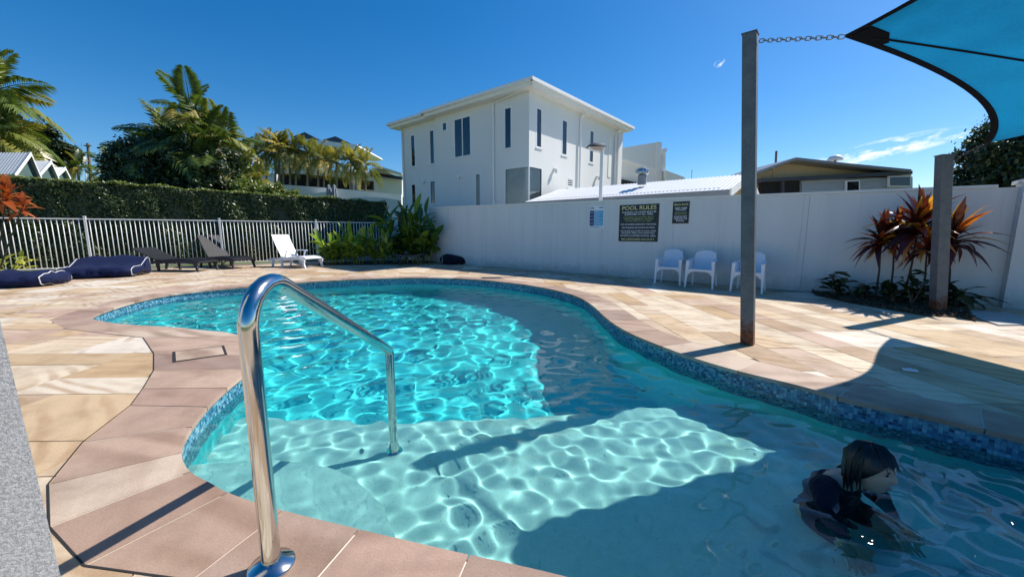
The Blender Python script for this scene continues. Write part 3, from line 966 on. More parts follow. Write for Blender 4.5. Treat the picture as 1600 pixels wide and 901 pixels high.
# hedge in the fence's own frame: x along, y behind (left-hand normal), height falls slightly to the right
hedge = empty('clipped_hedge', (*FENCE_O, 0), fz, 'long clipped dark green hedge behind the white pool fence', 'hedge')
HX0, HX1, HY0, HY1 = -3.8, 8.75, 1.5, 2.7
def hz(x): return 2.53 - 0.026 * x + 0.03 * np.sin(x * 1.7) * np.sin(x * 0.63 + 1) + 0.018 * np.sin(x * 5.1)
rng = np.random.default_rng(5)
n = 52000
x = HX0 + (HX1 - HX0) * rng.random(n); z = rng.random(n); y = np.full(n, HY0) + 0.10 * rng.random(n) ** 1.5 + 0.07 * np.sin(x * 2.3) * np.sin(z * 7) + 0.04 * np.sin(x * 6.1 + z * 5)
P1 = np.stack([x, y, 0.05 + (hz(x) - 0.06) * z], 1); N1 = np.tile([0, -1.0, 0.25], (n, 1))
n2 = 14000
x = HX0 + (HX1 - HX0) * rng.random(n2); y = HY0 + (HY1 - HY0) * rng.random(n2) ** 1.3; P2 = np.stack([x, y, hz(x) - 0.04 + 0.07 * rng.random(n2)], 1); N2 = np.tile([0.2, -0.2, 1.0], (n2, 1))
n3 = 5000
y = HY0 + (HY1 - HY0) * rng.random(n3); P3 = np.stack([np.full(n3, HX1) - 0.08 * rng.random(n3), y, 0.05 + (hz(HX1) - 0.06) * rng.random(n3)], 1); N3 = np.tile([1.0, -0.1, 0.2], (n3, 1))
V, F = leaf_cloud(np.concatenate([P1, P2, P3]), np.concatenate([N1, N2, N3]), 0.055, rng, None)
obj('hedge_leaves', np_mesh('hedge_leaves', V, F, MAT['leaf_hedge'], rng.beta(1.5, 2.6, len(F))), hedge)
n4 = 2600
x = HX0 + (HX1 - HX0) * rng.random(n4); y = HY0 + 0.5 * rng.random(n4) ** 2; P4 = np.stack([x, y, hz(x) + 0.02 + 0.06 * rng.random(n4) * (0.5 + np.sin(x * 3.1) ** 2)], 1)
V, F = leaf_cloud(P4, np.tile([0.3, -0.5, 0.8], (n4, 1)), 0.05, rng, None, 2.0, 0.9)
obj('young_shoots', np_mesh('young_shoots', V, F, MAT['leaf_hedge_tip'], rng.random(len(F))), hedge)
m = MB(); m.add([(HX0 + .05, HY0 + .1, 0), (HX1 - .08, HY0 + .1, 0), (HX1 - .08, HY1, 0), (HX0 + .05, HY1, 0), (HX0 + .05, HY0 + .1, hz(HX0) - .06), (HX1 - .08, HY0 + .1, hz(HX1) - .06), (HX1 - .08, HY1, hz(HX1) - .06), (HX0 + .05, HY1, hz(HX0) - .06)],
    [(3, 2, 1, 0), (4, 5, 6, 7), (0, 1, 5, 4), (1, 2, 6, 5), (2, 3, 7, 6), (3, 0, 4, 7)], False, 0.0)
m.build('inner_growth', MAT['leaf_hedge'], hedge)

# ================================================================== SHADE SAIL, POSTS, CHAINS
def sail_post(name, base, top, rz, size, label):
    t = empty(name, (base.x, base.y, 0), 0, label, 'sail post', 'galvanised shade sail posts')
    lean = Vector(top) - Vector((base.x, base.y, 0))
    lean = lean / lean.z
    L = top[2] if not isinstance(top, Vector) else top.z
    h = size / 2
    mt = Matrix.Rotation(rz, 4, 'Z')
    m = MB()
    vsn = []
    for z in (-0.02, L):
        for (x, y) in ((-h + .008, -h), (h - .008, -h), (h, -h + .008), (h, h - .008), (h - .008, h), (-h + .008, h), (-h, h - .008), (-h, -h + .008)):
            p = mt @ Vector((x, y, 0)); vsn.append((p.x + lean.x * z, p.y + lean.y * z, z))
    m.add(vsn, [(k, (k + 1) % 8, 8 + (k + 1) % 8, 8 + k) for k in range(8)] + [tuple(range(8, 16))])
    m.build('post_shaft', MAT['galvanised'], t)
    m = MB(); h2 = h + 0.006
    vsn = []
    for z in (L + 0.001, L + 0.009):
        for (x, y) in ((-h2, -h2), (h2, -h2), (h2, h2), (-h2, h2)):
            p = mt @ Vector((x, y, 0)); vsn.append((p.x + lean.x * z, p.y + lean.y * z, z))
    m.add(vsn, [(0, 1, 5, 4), (1, 2, 6, 5), (2, 3, 7, 6), (3, 0, 4, 7), (4, 5, 6, 7), (3, 2, 1, 0)]); m.build('top_plate', MAT['galvanised'], t)
    return t
B1, T1 = ground(1168, 537), Vector((2.12, 3.76, 2.83))
B2, T2 = ground(1465, 488), Vector((5.63, 5.28, 2.08))
wrz = math.atan2(WALL_D.y, WALL_D.x)
t1 = sail_post('sail_post', B1, T1, wrz, 0.112, 'tall galvanised post with rusty foot beside the pool edge')
t2 = sail_post('sail_post', B2, T2, wrz + R(30), 0.13, 'short galvanised post among the red cordylines by the wall')
SA, SC, SD, SB = Vector((2.44, 3.07, 2.51)), Vector((5.78, 4.90, 2.19)), Vector((6.6, 1.1, 2.35)), Vector((2.35, -0.4, 3.0))
KA, KB = Vector((5.3, 3.91, 2.25)), Vector((4.04, 3.69, 1.75))
def bez(a, b, c, d, t): return a * (1 - t) ** 3 + b * (3 * t * (1 - t) ** 2) + c * (3 * t * t * (1 - t)) + d * t ** 3
def edge_AC(t): return bez(SA, KA, KB, SC, t)
def edge_AB(t): return bez(SA, SA + Vector((0.28, -0.9, 0.07)), SB + Vector((0.55, 1.0, -0.12)), SB, t)
def edge_BD(t): return bez(SB, SB + (SD - SB) * 0.33 + Vector((0, 0.7, -0.2)), SB + (SD - SB) * 0.66 + Vector((0, 0.7, -0.2)), SD, t)
def edge_CD(t): return bez(SC, SC + (SD - SC) * 0.33 + Vector((-0.12, 0, 0.0)), SC + (SD - SC) * 0.66 + Vector((-0.2, 0, 0.0)), SD, t)
sail = empty('shade_sail', SA, 0, 'turquoise shade sail with dark webbing edge above the pool', 'shade sail')
NU = 40
vsn, fsn = [], []
def sail_pt(u, v):        # u: A->C, v: A->B
    a, b, c, d = edge_AC(u), edge_BD(u), edge_AB(v), edge_CD(v)
    bil = SA * (1 - u) * (1 - v) + SC * u * (1 - v) + SB * (1 - u) * v + SD * u * v
    return a * (1 - v) + b * v + c * (1 - u) + d * u - bil
for i in range(NU + 1):
    for j in range(NU + 1):
        vsn.append(sail_pt(i / NU, j / NU))
for i in range(NU):
    for j in range(NU):
        k = i * (NU + 1) + j
        fsn.append((k, k + NU + 1, k + NU + 2, k + 1))
m = MB(); m.add(vsn, fsn, True)
o = child_world(m.build('sail_cloth', MAT['sail_cloth'], sail, auto=False), sail)
md = o.modifiers.new('thickness', 'SOLIDIFY'); md.thickness = 0.003
def strip(name, pts, w, mat, parent, th=0.012):
    m = MB(); m.tube(pts, w / 2, 10, True, flat=th / w, up=(0, 0, 1)); return child_world(m.build(name, mat, parent), parent)
for e in (edge_AC, edge_AB, edge_BD, edge_CD):
    strip('edge_webbing', [e(t / 30) for t in range(31)], 0.052, MAT['webbing'], sail)
strip('panel_seam', [sail_pt(t / 24 * 0.92 + 0.02, t / 24 * 0.55 + 0.02) - Vector((0, 0, 0.006)) for t in range(25)], 0.022, MAT['webbing'], sail)
strip('panel_seam', [sail_pt(0.93 - t / 24 * 0.2, 0.05 + t / 24 * 0.9) - Vector((0, 0, 0.006)) for t in range(25)], 0.018, MAT['webbing'], sail)
for (cn, f) in ((SA, lambda u, v: sail_pt(u, v)), (SC, lambda u, v: sail_pt(1 - u, v))):
    vsn = [f(0.002, 0.002), f(0.036, 0.003), f(0.040, 0.022), f(0.026, 0.045), f(0.003, 0.045)]
    vsn = [v - Vector((0, 0, 0.008)) for v in vsn] + [v + Vector((0, 0, 0.008)) for v in vsn]
    m = MB(); m.add(vsn, [(0, 1, 2, 3, 4), (9, 8, 7, 6, 5)] + [(k, 5 + k, 5 + (k + 1) % 5, (k + 1) % 5) for k in range(5)])
    child_world(m.build('corner_patch', MAT['webbing'], sail), sail)
def chain(a, b, n, label, rad=0.0048, mat='steel_flat'):
    a, b = Vector(a), Vector(b)
    t = empty('sail_chain', a, 0, label, 'chain', 'sail chains')
    d = (b - a); L = d.length / n; d.normalize()
    s1 = d.cross(Vector((0, 0, 1))).normalized(); s2 = d.cross(s1)
    for i in range(n):
        c = a + d * L * (i + 0.5); s = s1 if i % 2 else s2
        hl, hw = L * 0.5 + rad * 1.0, 0.014
        pts = []
        for k in range(17):
            an = 2 * math.pi * k / 16
            x, y = math.cos(an), math.sin(an)
            pts.append(c + d * (hl - hw) * (1 if x > 0 else -1) + d * hw * x + s * hw * y)
        m = MB(); m.tube(pts, rad, 6, False); child_world(m.build('link', MAT[mat], t), t)
    return t
chain(T1 + Vector((0.06, -0.05, -0.07)), SA + Vector((-0.01, 0.02, 0.0)), 17, 'steel chain from the tall post to the shade sail corner')
chain(T2 + Vector((0.05, -0.07, -0.06)), SC, 8, 'short dark chain from the cordyline post to the sail', mat='dark_fascia')

# ================================================================== POOL HANDRAIL
RB = ground(425, 885)
FAR = Vector((-0.80, 2.46, 0))
rail = empty('pool_handrail', (RB.x, RB.y, 0), 0, 'polished stainless steel handrail leading down into the pool', 'handrail')
def fillet(pts, rads, seg=8):
    out = [Vector(pts[0])]
    for i in range(1, len(pts) - 1):
        p0, p, p1 = Vector(pts[i - 1]), Vector(pts[i]), Vector(pts[i + 1])
        a, b = (p0 - p).normalized(), (p1 - p).normalized()
        an = a.angle(b); tl = rads[i - 1] / math.tan(an / 2)
        s, e = p + a * tl, p + b * tl
        cn = p + (a + b).normalized() * (rads[i - 1] / math.sin(an / 2))
        for k in range(seg + 1):
            v = (s - cn).lerp(e - cn, k / seg).normalized() * rads[i - 1]
            out.append(cn + v)
    out.append(Vector(pts[-1]))
    return out
corner_top = Vector((RB.x, RB.y, 1.02))
path = fillet([(RB.x, RB.y, 0.0), corner_top, (FAR.x, FAR.y, 0.335), (FAR.x, FAR.y, SHELF_Z)], [0.13, 0.035], 10)
m = MB(); m.tube(path, 0.0285, 24, True); child_world(m.build('rail_tube', MAT['stainless'], rail), rail)
m = MB(); m.lathe([(0.0292, 0.0), (0.068, 0.002), (0.070, 0.008), (0.066, 0.014), (0.040, 0.022), (0.0295, 0.030)], 32, Matrix.Translation((RB.x, RB.y, 0.001)))
child_world(m.build('base_flange', MAT['stainless'], rail), rail)
m = MB(); m.lathe([(0.0292, 0.0), (0.050, 0.002), (0.050, 0.010), (0.0295, 0.020)], 24, Matrix.Translation((FAR.x, FAR.y, SHELF_Z + 0.001)))
child_world(m.build('foot_flange', MAT['stainless'], rail), rail)

# ================================================================== SKIMMER LID, SMALL CAP
sk = empty('skimmer_lid', (*ground(312, 553).xy, 0), 0, 'rectangular sandstone skimmer lid set into the left coping', 'lid')
q = [ground(*p).xy for p in ((274, 565), (273, 550), (347, 541), (352, 554))]
cc = sum(q, Vector((0, 0))) / 4
m = MB(); m.prism([((p - cc) + (p - cc).normalized() * 0.022 + cc)[:] for p in q], 0.0022, 0.0045); child_world(m.build('lid_gap', MAT['joint_seal'], sk), sk)
m = MB(); m.prism([((p - cc) * 0.97 + cc)[:] for p in q], 0.0047, 0.0058, 0.86); child_world(m.build('lid_stone', MAT['coping'], sk), sk)
bm_ = MB(); c = ground(1422, 580)
bm_.box(-0.045, -0.016, 0.002, 0.045, 0.016, 0.02, frame((c.x, c.y, 0), R(-25)), bev=0.004)
bm_.box(-0.012, -0.0165, 0.0202, 0.012, 0.0165, 0.023, frame((c.x, c.y, 0), R(-25)))
tag(bm_.build('plastic_clip', MAT['white_plastic']), 'small white plastic clip lying on the shaded paving', 'clip')

# ================================================================== CHAIRS
def make_chair(loc, rz, label):
    """moulded resin armchair; faces -y in its own frame"""
    t = empty('plastic_chair', loc, rz, label, 'chair', 'white plastic chairs along the wall')
    P = MAT['white_plastic']
    # seat: shallow dish
    m = MB(); nu, nv = 8, 8
    vsn = []
    for j in range(nv + 1):
        for i in range(nu + 1):
            u, v = i / nu * 2 - 1, j / nv
            w = 0.225 - 0.02 * v
            vsn.append((u * w, -0.24 + 0.46 * v, 0.415 - 0.03 * v + 0.022 * u * u - 0.03 * max(0, 0.12 - v) / 0.12 * 0.6))
    top = len(vsn)
    vsn += [(x, y, z - 0.014) for (x, y, z) in vsn]
    fsn = []
    for j in range(nv):
        for i in range(nu):
            k = j * (nu + 1) + i
            fsn.append((k, k + 1, k + nu + 2, k + nu + 1)); fsn.append((top + k + nu + 1, top + k + nu + 2, top + k + 1, top + k))
    for i in range(nu):
        fsn.append((i, top + i, top + i + 1, i + 1)); k = nv * (nu + 1) + i; fsn.append((k, k + 1, top + k + 1, top + k))
    m.add(vsn, fsn, True); m.build('seat', P, t)
    # backrest: curved panel with rounded top corners
    m = MB(); vsn = []; nv = 10
    for j in range(nv + 1):
        v = j / nv
        half = 0.205 + 0.025 * math.sin(v * math.pi) - (0.05 * max(0, (v - 0.82) / 0.18) ** 2)
        for i in range(nu + 1):
            u = i / nu * 2 - 1
            y = 0.20 + 0.13 * v + 0.03 * v * v - 0.05 * u * u
            z = 0.39 + 0.43 * v - (0.03 * u ** 4 if v > 0.9 else 0)
            vsn.append((u * half, y, z))
    top = len(vsn)
    vsn += [(x, y + 0.016, z - 0.003) for (x, y, z) in vsn]
    fsn = []
    for j in range(nv):
        for i in range(nu):
            k = j * (nu + 1) + i
            fsn.append((k, k + 1, k + nu + 2, k + nu + 1)); fsn.append((top + k + nu + 1, top + k + nu + 2, top + k + 1, top + k))
    for j in range(nv):
        for i, sgn in ((0, 1), (nu, -1)):
            k = j * (nu + 1) + i
            q = (k, k + nu + 1, top + k + nu + 1, top + k); fsn.append(q if sgn > 0 else q[::-1])
    for i in range(nu):
        k = nv * (nu + 1) + i; fsn.append((k, k + 1, top + k + 1, top + k))
    m.add(vsn, fsn, True); m.build('backrest', P, t)
    for s in (-1, 1):
        # arm: flat strip widening to the front, dropping into the front leg
        m = MB()
        pr = [(0.265, -0.25, 0.60, 0.035), (0.268, -0.12, 0.622, 0.036), (0.262, 0.02, 0.625, 0.032), (0.245, 0.14, 0.632, 0.026), (0.225, 0.235, 0.65, 0.02)]
        vsn = []
        for (x, y, z, w) in pr:
            vsn += [(s * (x - w), y, z), (s * (x + w), y, z), (s * (x + w), y, z - 0.02), (s * (x - w), y, z - 0.02)]
        fsn = [(a * 4 + k, a * 4 + (k + 1) % 4, a * 4 + 4 + (k + 1) % 4, a * 4 + 4 + k) for a in range(len(pr) - 1) for k in range(4)] + [(3, 2, 1, 0), tuple(range(4 * len(pr) - 4, 4 * len(pr)))]
        if s < 0: fsn = [f[::-1] for f in fsn]
        m.add(vsn, [f[::-1] for f in fsn], True); m.build('armrest', P, t)
        # side panel between arm and seat
        m = MB(); m.add([(s * 0.222, -0.22, 0.40), (s * 0.222, 0.16, 0.385), (s * 0.245, 0.16, 0.622), (s * 0.250, -0.22, 0.602), (s * 0.232, -0.22, 0.40), (s * 0.232, 0.16, 0.385), (s * 0.255, 0.16, 0.622), (s * 0.260, -0.22, 0.602)],
            [(0, 1, 2, 3), (7, 6, 5, 4), (0, 4, 5, 1), (3, 2, 6, 7), (0, 3, 7, 4), (1, 5, 6, 2)]); m.build('side_panel', P, t)
        # legs: tapering channels, splayed
        for (x0, y0, z0, w0, d0, x1, y1, w1) in ((0.262, -0.235, 0.595, 0.034, 0.045, 0.285, -0.285, 0.017), (0.222, 0.215, 0.44, 0.03, 0.05, 0.262, 0.31, 0.016)):
            m = MB(); vsn = []
            for k in range(5):
                f = k / 4; x = x0 + (x1 - x0) * f; y = y0 + (y1 - y0) * f; z = z0 * (1 - f); w = w0 + (w1 - w0) * f; d = d0 + (0.02 - d0) * f
                vsn += [(s * (x - w), y - d * 0.4, z), (s * (x + w), y - d * 0.4, z), (s * (x + w), y + d * 0.6, z), (s * (x - w), y + d * 0.6, z)]
            fsn = [(a * 4 + k, a * 4 + (k + 1) % 4, a * 4 + 4 + (k + 1) % 4, a * 4 + 4 + k) for a in range(4) for k in range(4)] + [(3, 2, 1, 0), (16, 17, 18, 19)]
            if s > 0: fsn = [f[::-1] for f in fsn]
            m.add(vsn, fsn); m.build('leg', P, t)
    # arched front apron
    m = MB(); vsn = []
    for k in range(13):
        u = k / 12 * 2 - 1
        vsn += [(u * 0.262, -0.262 + 0.01 * (1 - u * u), 0.415), (u * 0.262, -0.262 + 0.01 * (1 - u * u), 0.365 - 0.10 * max(0, abs(u) - 0.62) / 0.38), (u * 0.262, -0.244, 0.365 - 0.10 * max(0, abs(u) - 0.62) / 0.38), (u * 0.262, -0.244, 0.415)]
    m.add(vsn, [(a * 4 + (k + 1) % 4, a * 4 + k, a * 4 + 4 + k, a * 4 + 4 + (k + 1) % 4) for a in range(12) for k in range(4)], False); m.build('front_apron', P, t)
    return t
face = math.atan2(-WALL_D.x * 0 + WALL_N.y, WALL_N.x) + math.pi / 2      # local -y towards the pool
for (u, v, dr, lab) in ((1042, 444.5, 0.12, 'white plastic armchair beneath the pool rules sign, leftmost of three'), (1091, 450, 0.05, 'white plastic armchair, middle one of the three by the wall'), (1165, 457, 0.0, 'white plastic armchair half hidden behind the tall galvanised post')):
    g = ground(u, v); off = Vector((math.sin(face + dr), -math.cos(face + dr))) * -0.25
    ch = make_chair((g.x + off.x, g.y + off.y, 0), face + dr, lab); ch.scale = (0.88, 0.88, 0.88)

# ================================================================== LOUNGERS, TABLE, BEAN BAGS
def ribbon(m, prof, half, th, crown=0.0):
    """a bent slab following prof = [(x,z)], width 2*half in y"""
    vsn = []
    for i, (x, z) in enumerate(prof):
        a = Vector(prof[max(0, i - 1)]); b = Vector(prof[min(len(prof) - 1, i + 1)]); t = (b - a).normalized(); nn = Vector((-t.y, t.x)) * th
        vsn += [(x, -half, z), (x, half, z), (x - nn.x, half, z - nn.y), (x - nn.x, -half, z - nn.y)]
    n = len(prof)
    fsn = [(a * 4 + k, a * 4 + (k + 1) % 4, a * 4 + 4 + (k + 1) % 4, a * 4 + 4 + k) for a in range(n - 1) for k in range(4)] + [(3, 2, 1, 0), tuple(range(4 * n - 4, 4 * n))]
    m.add(vsn, [f[::-1] for f in fsn], False)
def make_lounger(name, loc, rz, back, mat, label, white=False, L=1.85):
    t = empty(name, loc, rz, label, 'sun lounger', 'sun loungers by the fence')
    hw = 0.31
    bl = 0.78
    hx = -L / 2 + 0.62
    seat = [(hx, 0.33), (hx + 0.25, 0.315), (hx + 0.5, 0.345), (hx + 0.75, 0.36), (hx + 1.0, 0.335), (L / 2 - 0.04, 0.285)]
    bk = [(hx - bl * math.cos(back) * f - 0.02 * math.sin(f * 3.14), 0.335 + bl * math.sin(back) * f) for f in (1, 0.85, 0.6, 0.35, 0.12, 0.0)]
    if white:
        for i, (prof, nm) in enumerate(((bk, 'back_slat'), (seat, 'seat_slat'))):
            P = [Vector(p) for p in prof]
            lens = [0]
            for a, b in zip(P, P[1:]): lens.append(lens[-1] + (b - a).length)
            ns = 12
            def pt(s):
                j = 0
                while j < len(P) - 2 and lens[j + 1] < s: j += 1
                return P[j].lerp(P[j + 1], (s - lens[j]) / (lens[j + 1] - lens[j]))
            for k in range(ns):
                a, b = pt(lens[-1] * (k + 0.06) / ns), pt(lens[-1] * (k + 0.94) / ns)
                m = MB(); ribbon(m, [a[:], b[:]], hw - 0.02, 0.02); m.build(nm, mat, t)
    else:
        m = MB(); ribbon(m, bk, hw, 0.035); m.build('backrest', mat, t)
        m = MB(); ribbon(m, seat, hw, 0.04); m.build('seat', mat, t)
        for prof in (bk, seat):
            P = [Vector(p) for p in prof]
            for s in range(-6, 7):
                m = MB(); m.tube([(p.x, s * hw / 6.6, p.y + 0.002) for p in P], 0.008, 5, True); m.build('weave_rib', mat, t)
    for s in (-1, 1):
        rail_p = [(hx - 0.55, 0.26), (hx - 0.2, 0.29), (hx + 0.2, 0.30), (hx + 0.6, 0.325), (hx + 0.9, 0.315), (L / 2 - 0.06, 0.26)]
        m = MB()
        vsn = []
        for (x, z) in rail_p:
            vsn += [(x, s * (hw - 0.01), z), (x, s * (hw + 0.03), z), (x, s * (hw + 0.03), z - 0.075), (x, s * (hw - 0.01), z - 0.075)]
        n = len(rail_p)
        fsn = [(a * 4 + k, a * 4 + (k + 1) % 4, a * 4 + 4 + (k + 1) % 4, a * 4 + 4 + k) for a in range(n - 1) for k in range(4)] + [(3, 2, 1, 0), tuple(range(4 * n - 4, 4 * n))]
        m.add(vsn, [f[::-1] for f in fsn] if s > 0 else fsn); m.build('side_rail', mat, t)
        for (x0, x1) in ((hx - 0.35, hx - 0.42), (hx + 0.02, hx + 0.05), (L / 2 - 0.16, L / 2 - 0.07)):
            m = MB(); vsn = []
            for (z, x, w) in ((0.24, x0, 0.05), (0.10, (x0 + x1) / 2, 0.034), (0.0, x1, 0.026)):
                vsn += [(x - w, s * (hw - 0.015), z), (x + w, s * (hw - 0.015), z), (x + w, s * (hw + 0.025), z), (x - w, s * (hw + 0.025), z)]
            fsn = [(a * 4 + (k + 1) % 4, a * 4 + k, a * 4 + 4 + k, a * 4 + 4 + (k + 1) % 4) for a in range(2) for k in range(4)] + [(0, 1, 2, 3), (11, 10, 9, 8)]
            m.add(vsn, fsn if s > 0 else fsn); m.build('leg', mat, t)
        if white:
            m = MB(); ribbon(m, [(hx - 0.15, 0.50), (hx + 0.1, 0.53), (hx + 0.38, 0.52)], 0.03, 0.025)
            o = m.build('armrest', mat, t); o.location = (0, s * (hw + 0.02), 0)
            m = MB(); m.tube([(hx + 0.3, s * (hw + 0.02), 0.5), (hx + 0.22, s * (hw + 0.015), 0.3)], 0.022, 6); m.build('arm_support', mat, t)
    return t
def dir_rz(a, b): d = Vector(b) - Vector(a); return math.atan2(d.y, d.x)
# black loungers lie head to the fence side, foot towards the pool
make_lounger('sun_lounger', (*ground(281, 422.5).xy, 0), R(-6), R(24), MAT['dark_wicker'], 'dark wicker lounger with its back half lowered, beside the navy bean bag', L=1.95)
make_lounger('sun_lounger', (*ground(354, 417.5).xy, 0), R(-22), R(58), MAT['dark_wicker'], 'dark wicker lounger with its back raised high', L=1.85)
make_lounger('sun_lounger', (*ground(463, 416.5).xy, 0), R(-24), R(60), MAT['white_plastic'], 'white slatted plastic lounger with armrests in front of the fence', True, L=1.75)
# low black table
tb = empty('low_table', (*ground(644, 414).xy, 0), R(-12), 'low black table in the shade before the broad-leaved plants', 'table')
m = MB(); ribbon(m, [(-0.42, 0.33), (-0.36, 0.36), (-0.1, 0.345), (0.2, 0.345), (0.36, 0.36), (0.43, 0.40)], 0.27, 0.05); m.build('table_top', MAT['dark_wicker'], tb)
for (x, y) in ((-0.3, -0.22), (0.3, -0.22), (-0.3, 0.22), (0.3, 0.22)):
    m = MB(); m.tube([(x, y, 0.31), (x * 1.1, y, 0.0)], [0.03, 0.02], 8); m.build('leg', MAT['dark_wicker'], tb)

def make_bag(loc, rz, dims, prof, mat, label, seed, pipe=True, cat='bean bag'):
    """stuffed lounger: cross-section prof [(x, z)] swept across its width, corners rounded, creased"""
    t = empty('bean_bag', loc, rz, label, cat, 'bean bags on the paving')
    L, Wd = dims
    nu, nv = 56, 34
    xs_ = [p[0] for p in prof]; zs_ = [p[1] for p in prof]
    vsn = []
    cxs = sum(xs_[:-1]) / (len(xs_) - 1); czs = sum(zs_[:-1]) / (len(zs_) - 1)
    # resample the closed profile
    Q = [Vector(p) for p in prof]; lens = [0]
    for a, b in zip(Q, Q[1:]): lens.append(lens[-1] + (b - a).length)
    ring = []
    for k in range(nu):
        s = lens[-1] * k / nu; j = 0
        while lens[j + 1] < s: j += 1
        ring.append(Q[j].lerp(Q[j + 1], (s - lens[j]) / (lens[j + 1] - lens[j])))
    for _ in range(3): ring = [(ring[i - 1] + ring[i] * 2 + ring[(i + 1) % nu]) / 4 for i in range(nu)]
    for j in range(nv + 1):
        v = j / nv * 2 - 1
        sh_ = (1 - abs(v) ** 7) ** 0.5 if abs(v) < 1 else 0.0
        sh_ = 0.35 + 0.65 * sh_ if abs(v) < 1 else 0.35
        for k in range(nu):
            p = ring[k]
            x = cxs + (p.x - cxs) * sh_; z = max(0.0, czs * 0.8 + (p.y - czs * 0.8) * sh_)
            pos = Vector((x, v * Wd / 2, z))
            n1 = noise.noise(Vector((x * 2.2 + seed, v * 2.4, z * 3))) * 0.09 + noise.noise(Vector((x * 6 + seed, v * 7, z * 8))) * 0.035 + abs(noise.noise(Vector((x * 4 + seed, v * 7 + x * 3, z * 9)))) * -0.075 + abs(noise.noise(Vector((x * 9 + v * 5 + seed, v * 12, z * 14)))) * -0.03
            d = Vector((x - cxs, 0, z - czs)); d = d.normalized() if d.length > 1e-3 else d
            pos += d * n1
            pos.z = max(0.003, pos.z)
            vsn.append(pos)
    fsn = [(j * nu + k, j * nu + (k + 1) % nu, (j + 1) * nu + (k + 1) % nu, (j + 1) * nu + k) for j in range(nv) for k in range(nu)]
    fsn += [tuple(range(nu - 1, -1, -1)), tuple(range(nv * nu, nv * nu + nu))]
    t.scale = (1, 1, 0.86)
    m = MB(); m.add(vsn, fsn, True); m.build('bag_body', mat, t, auto=False)
    if pipe:
        for j in (2, nv - 2):
            pts = [vsn[j * nu + k] + (vsn[j * nu + k] - Vector((cxs, vsn[j * nu + k].y, czs))).normalized() * 0.006 for k in list(range(nu)) + [0]]
            m = MB(); m.tube(pts, 0.009, 6, False); m.build('piping', MAT['piping'], t)
    return t
lounge_prof = [(-0.62, 0.0), (-0.66, 0.25), (-0.62, 0.52), (-0.50, 0.60), (-0.38, 0.50), (-0.12, 0.34), (0.2, 0.30), (0.48, 0.31), (0.60, 0.22), (0.62, 0.05), (0.55, 0.0), (-0.62, 0.0)]
flat_prof = [(-0.45, 0.0), (-0.52, 0.15), (-0.46, 0.32), (-0.2, 0.37), (0.15, 0.36), (0.42, 0.31), (0.52, 0.16), (0.46, 0.0), (-0.45, 0.0)]
g = ground(166, 431.5)
make_bag((g.x, g.y, 0), R(-68), (1.2, 1.55), lounge_prof, MAT['navy_canvas'], 'navy bean bag lounge with white piping and raised back by the fence', 2.3)
g = ground(10, 447)
make_bag((g.x, g.y, 0), R(-72), (1.0, 1.75), flat_prof, MAT['navy_canvas'], 'flat navy bean bag with white piping at the left edge', 7.7)
g = ground(718, 411.5)
make_bag((g.x, g.y, 0), R(-80), (1.0, 1.35), flat_prof, MAT['dark_canvas'], 'dark bean bag in the shade at the foot of the wall', 4.1)

# ================================================================== PLANTS
def leaf_mesh(name, L, Wd, mat, droop=0.5, fold=0.25, seg=6, shape='lance', stalk=0.0):
    """one leaf along +x, arching down; two halves folded at the midrib"""
    m = MB(); vsn = []
    n = seg + 1
    for i in range(n):
        t = i / seg
        x = L * (t - 0.12 * droop * t * t); z = L * (0.25 * t - droop * 0.75 * t * t)
        if shape == 'lance': w = Wd * (math.sin(math.pi * min(1, 0.06 + 0.94 * t)) ** 0.75) * (1 - 0.25 * t)
        elif shape == 'strap': w = Wd * (0.55 + 0.45 * math.sin(math.pi * min(1, t * 1.1))) * (1 - t ** 5)
        else: w = Wd * (math.sin(math.pi * (0.05 + 0.95 * t) ** 0.8) ** 0.6)
        if i == n - 1: w = 0.004
        vsn += [(x, -w / 2, z + fold * w / 2), (x, 0, z), (x, w / 2, z + fold * w / 2)]
    fsn = []
    for i in range(seg):
        a = i * 3
        fsn += [(a, a + 3, a + 4, a + 1), (a + 1, a + 4, a + 5, a + 2)]
    m.add(vsn, fsn, True)
    return m.mesh(name, mat)
def place(me, name, parent, loc, az, el, roll=0.0, sc_=1.0):
    o = bpy.data.objects.new(name, me); link(o, parent)
    o.location = loc
    o.rotation_euler = (roll, -el, az)
    o.scale = (sc_, sc_, sc_)
    return o
rnd = random.Random(77)
# --- red cordylines by the short post
cord = [leaf_mesh('leaf', 0.48, 0.085, MAT['leaf_red'], d, 0.35, 7, 'strap') for d in (0.25, 0.5, 0.8, 1.1)]
simple('dark_stem', (0.05, 0.04, 0.032), 0.85, 0.3, 30)
def cordyline(base, stems, label, meshes, group='red cordylines', mat_stem='dark_stem', nleaf=26, size=1.0):
    t = empty('cordyline', (base.x, base.y, 0.0), 0, label, 'plant', group)
    for (top, n, sz) in stems:
        d = Vector(top) - Vector((base.x, base.y, 0))
        m = MB(); pts = [Vector((0, 0, 0)) + d * f + Vector((0.03 * math.sin(f * 4), 0.02 * math.sin(f * 5 + 1), 0)) * (1 - f) for f in (0, 0.25, 0.5, 0.75, 1.0)]
        m.tube(pts, [0.017, 0.015, 0.013, 0.012, 0.010], 7); m.build('stem', MAT[mat_stem], t)
        for k in range(n):
            f = k / n
            az = k * 2.399 + rnd.uniform(-0.3, 0.3)
            el = R(82) - R(95) * f ** 0.9 + rnd.uniform(-0.15, 0.15)
            place(meshes[min(len(meshes) - 1, int(f * len(meshes)))], 'leaf', t, d * (1 - 0.14 * f) , az, el, rnd.uniform(-0.4, 0.4), sz * rnd.uniform(0.75, 1.15))
    return t
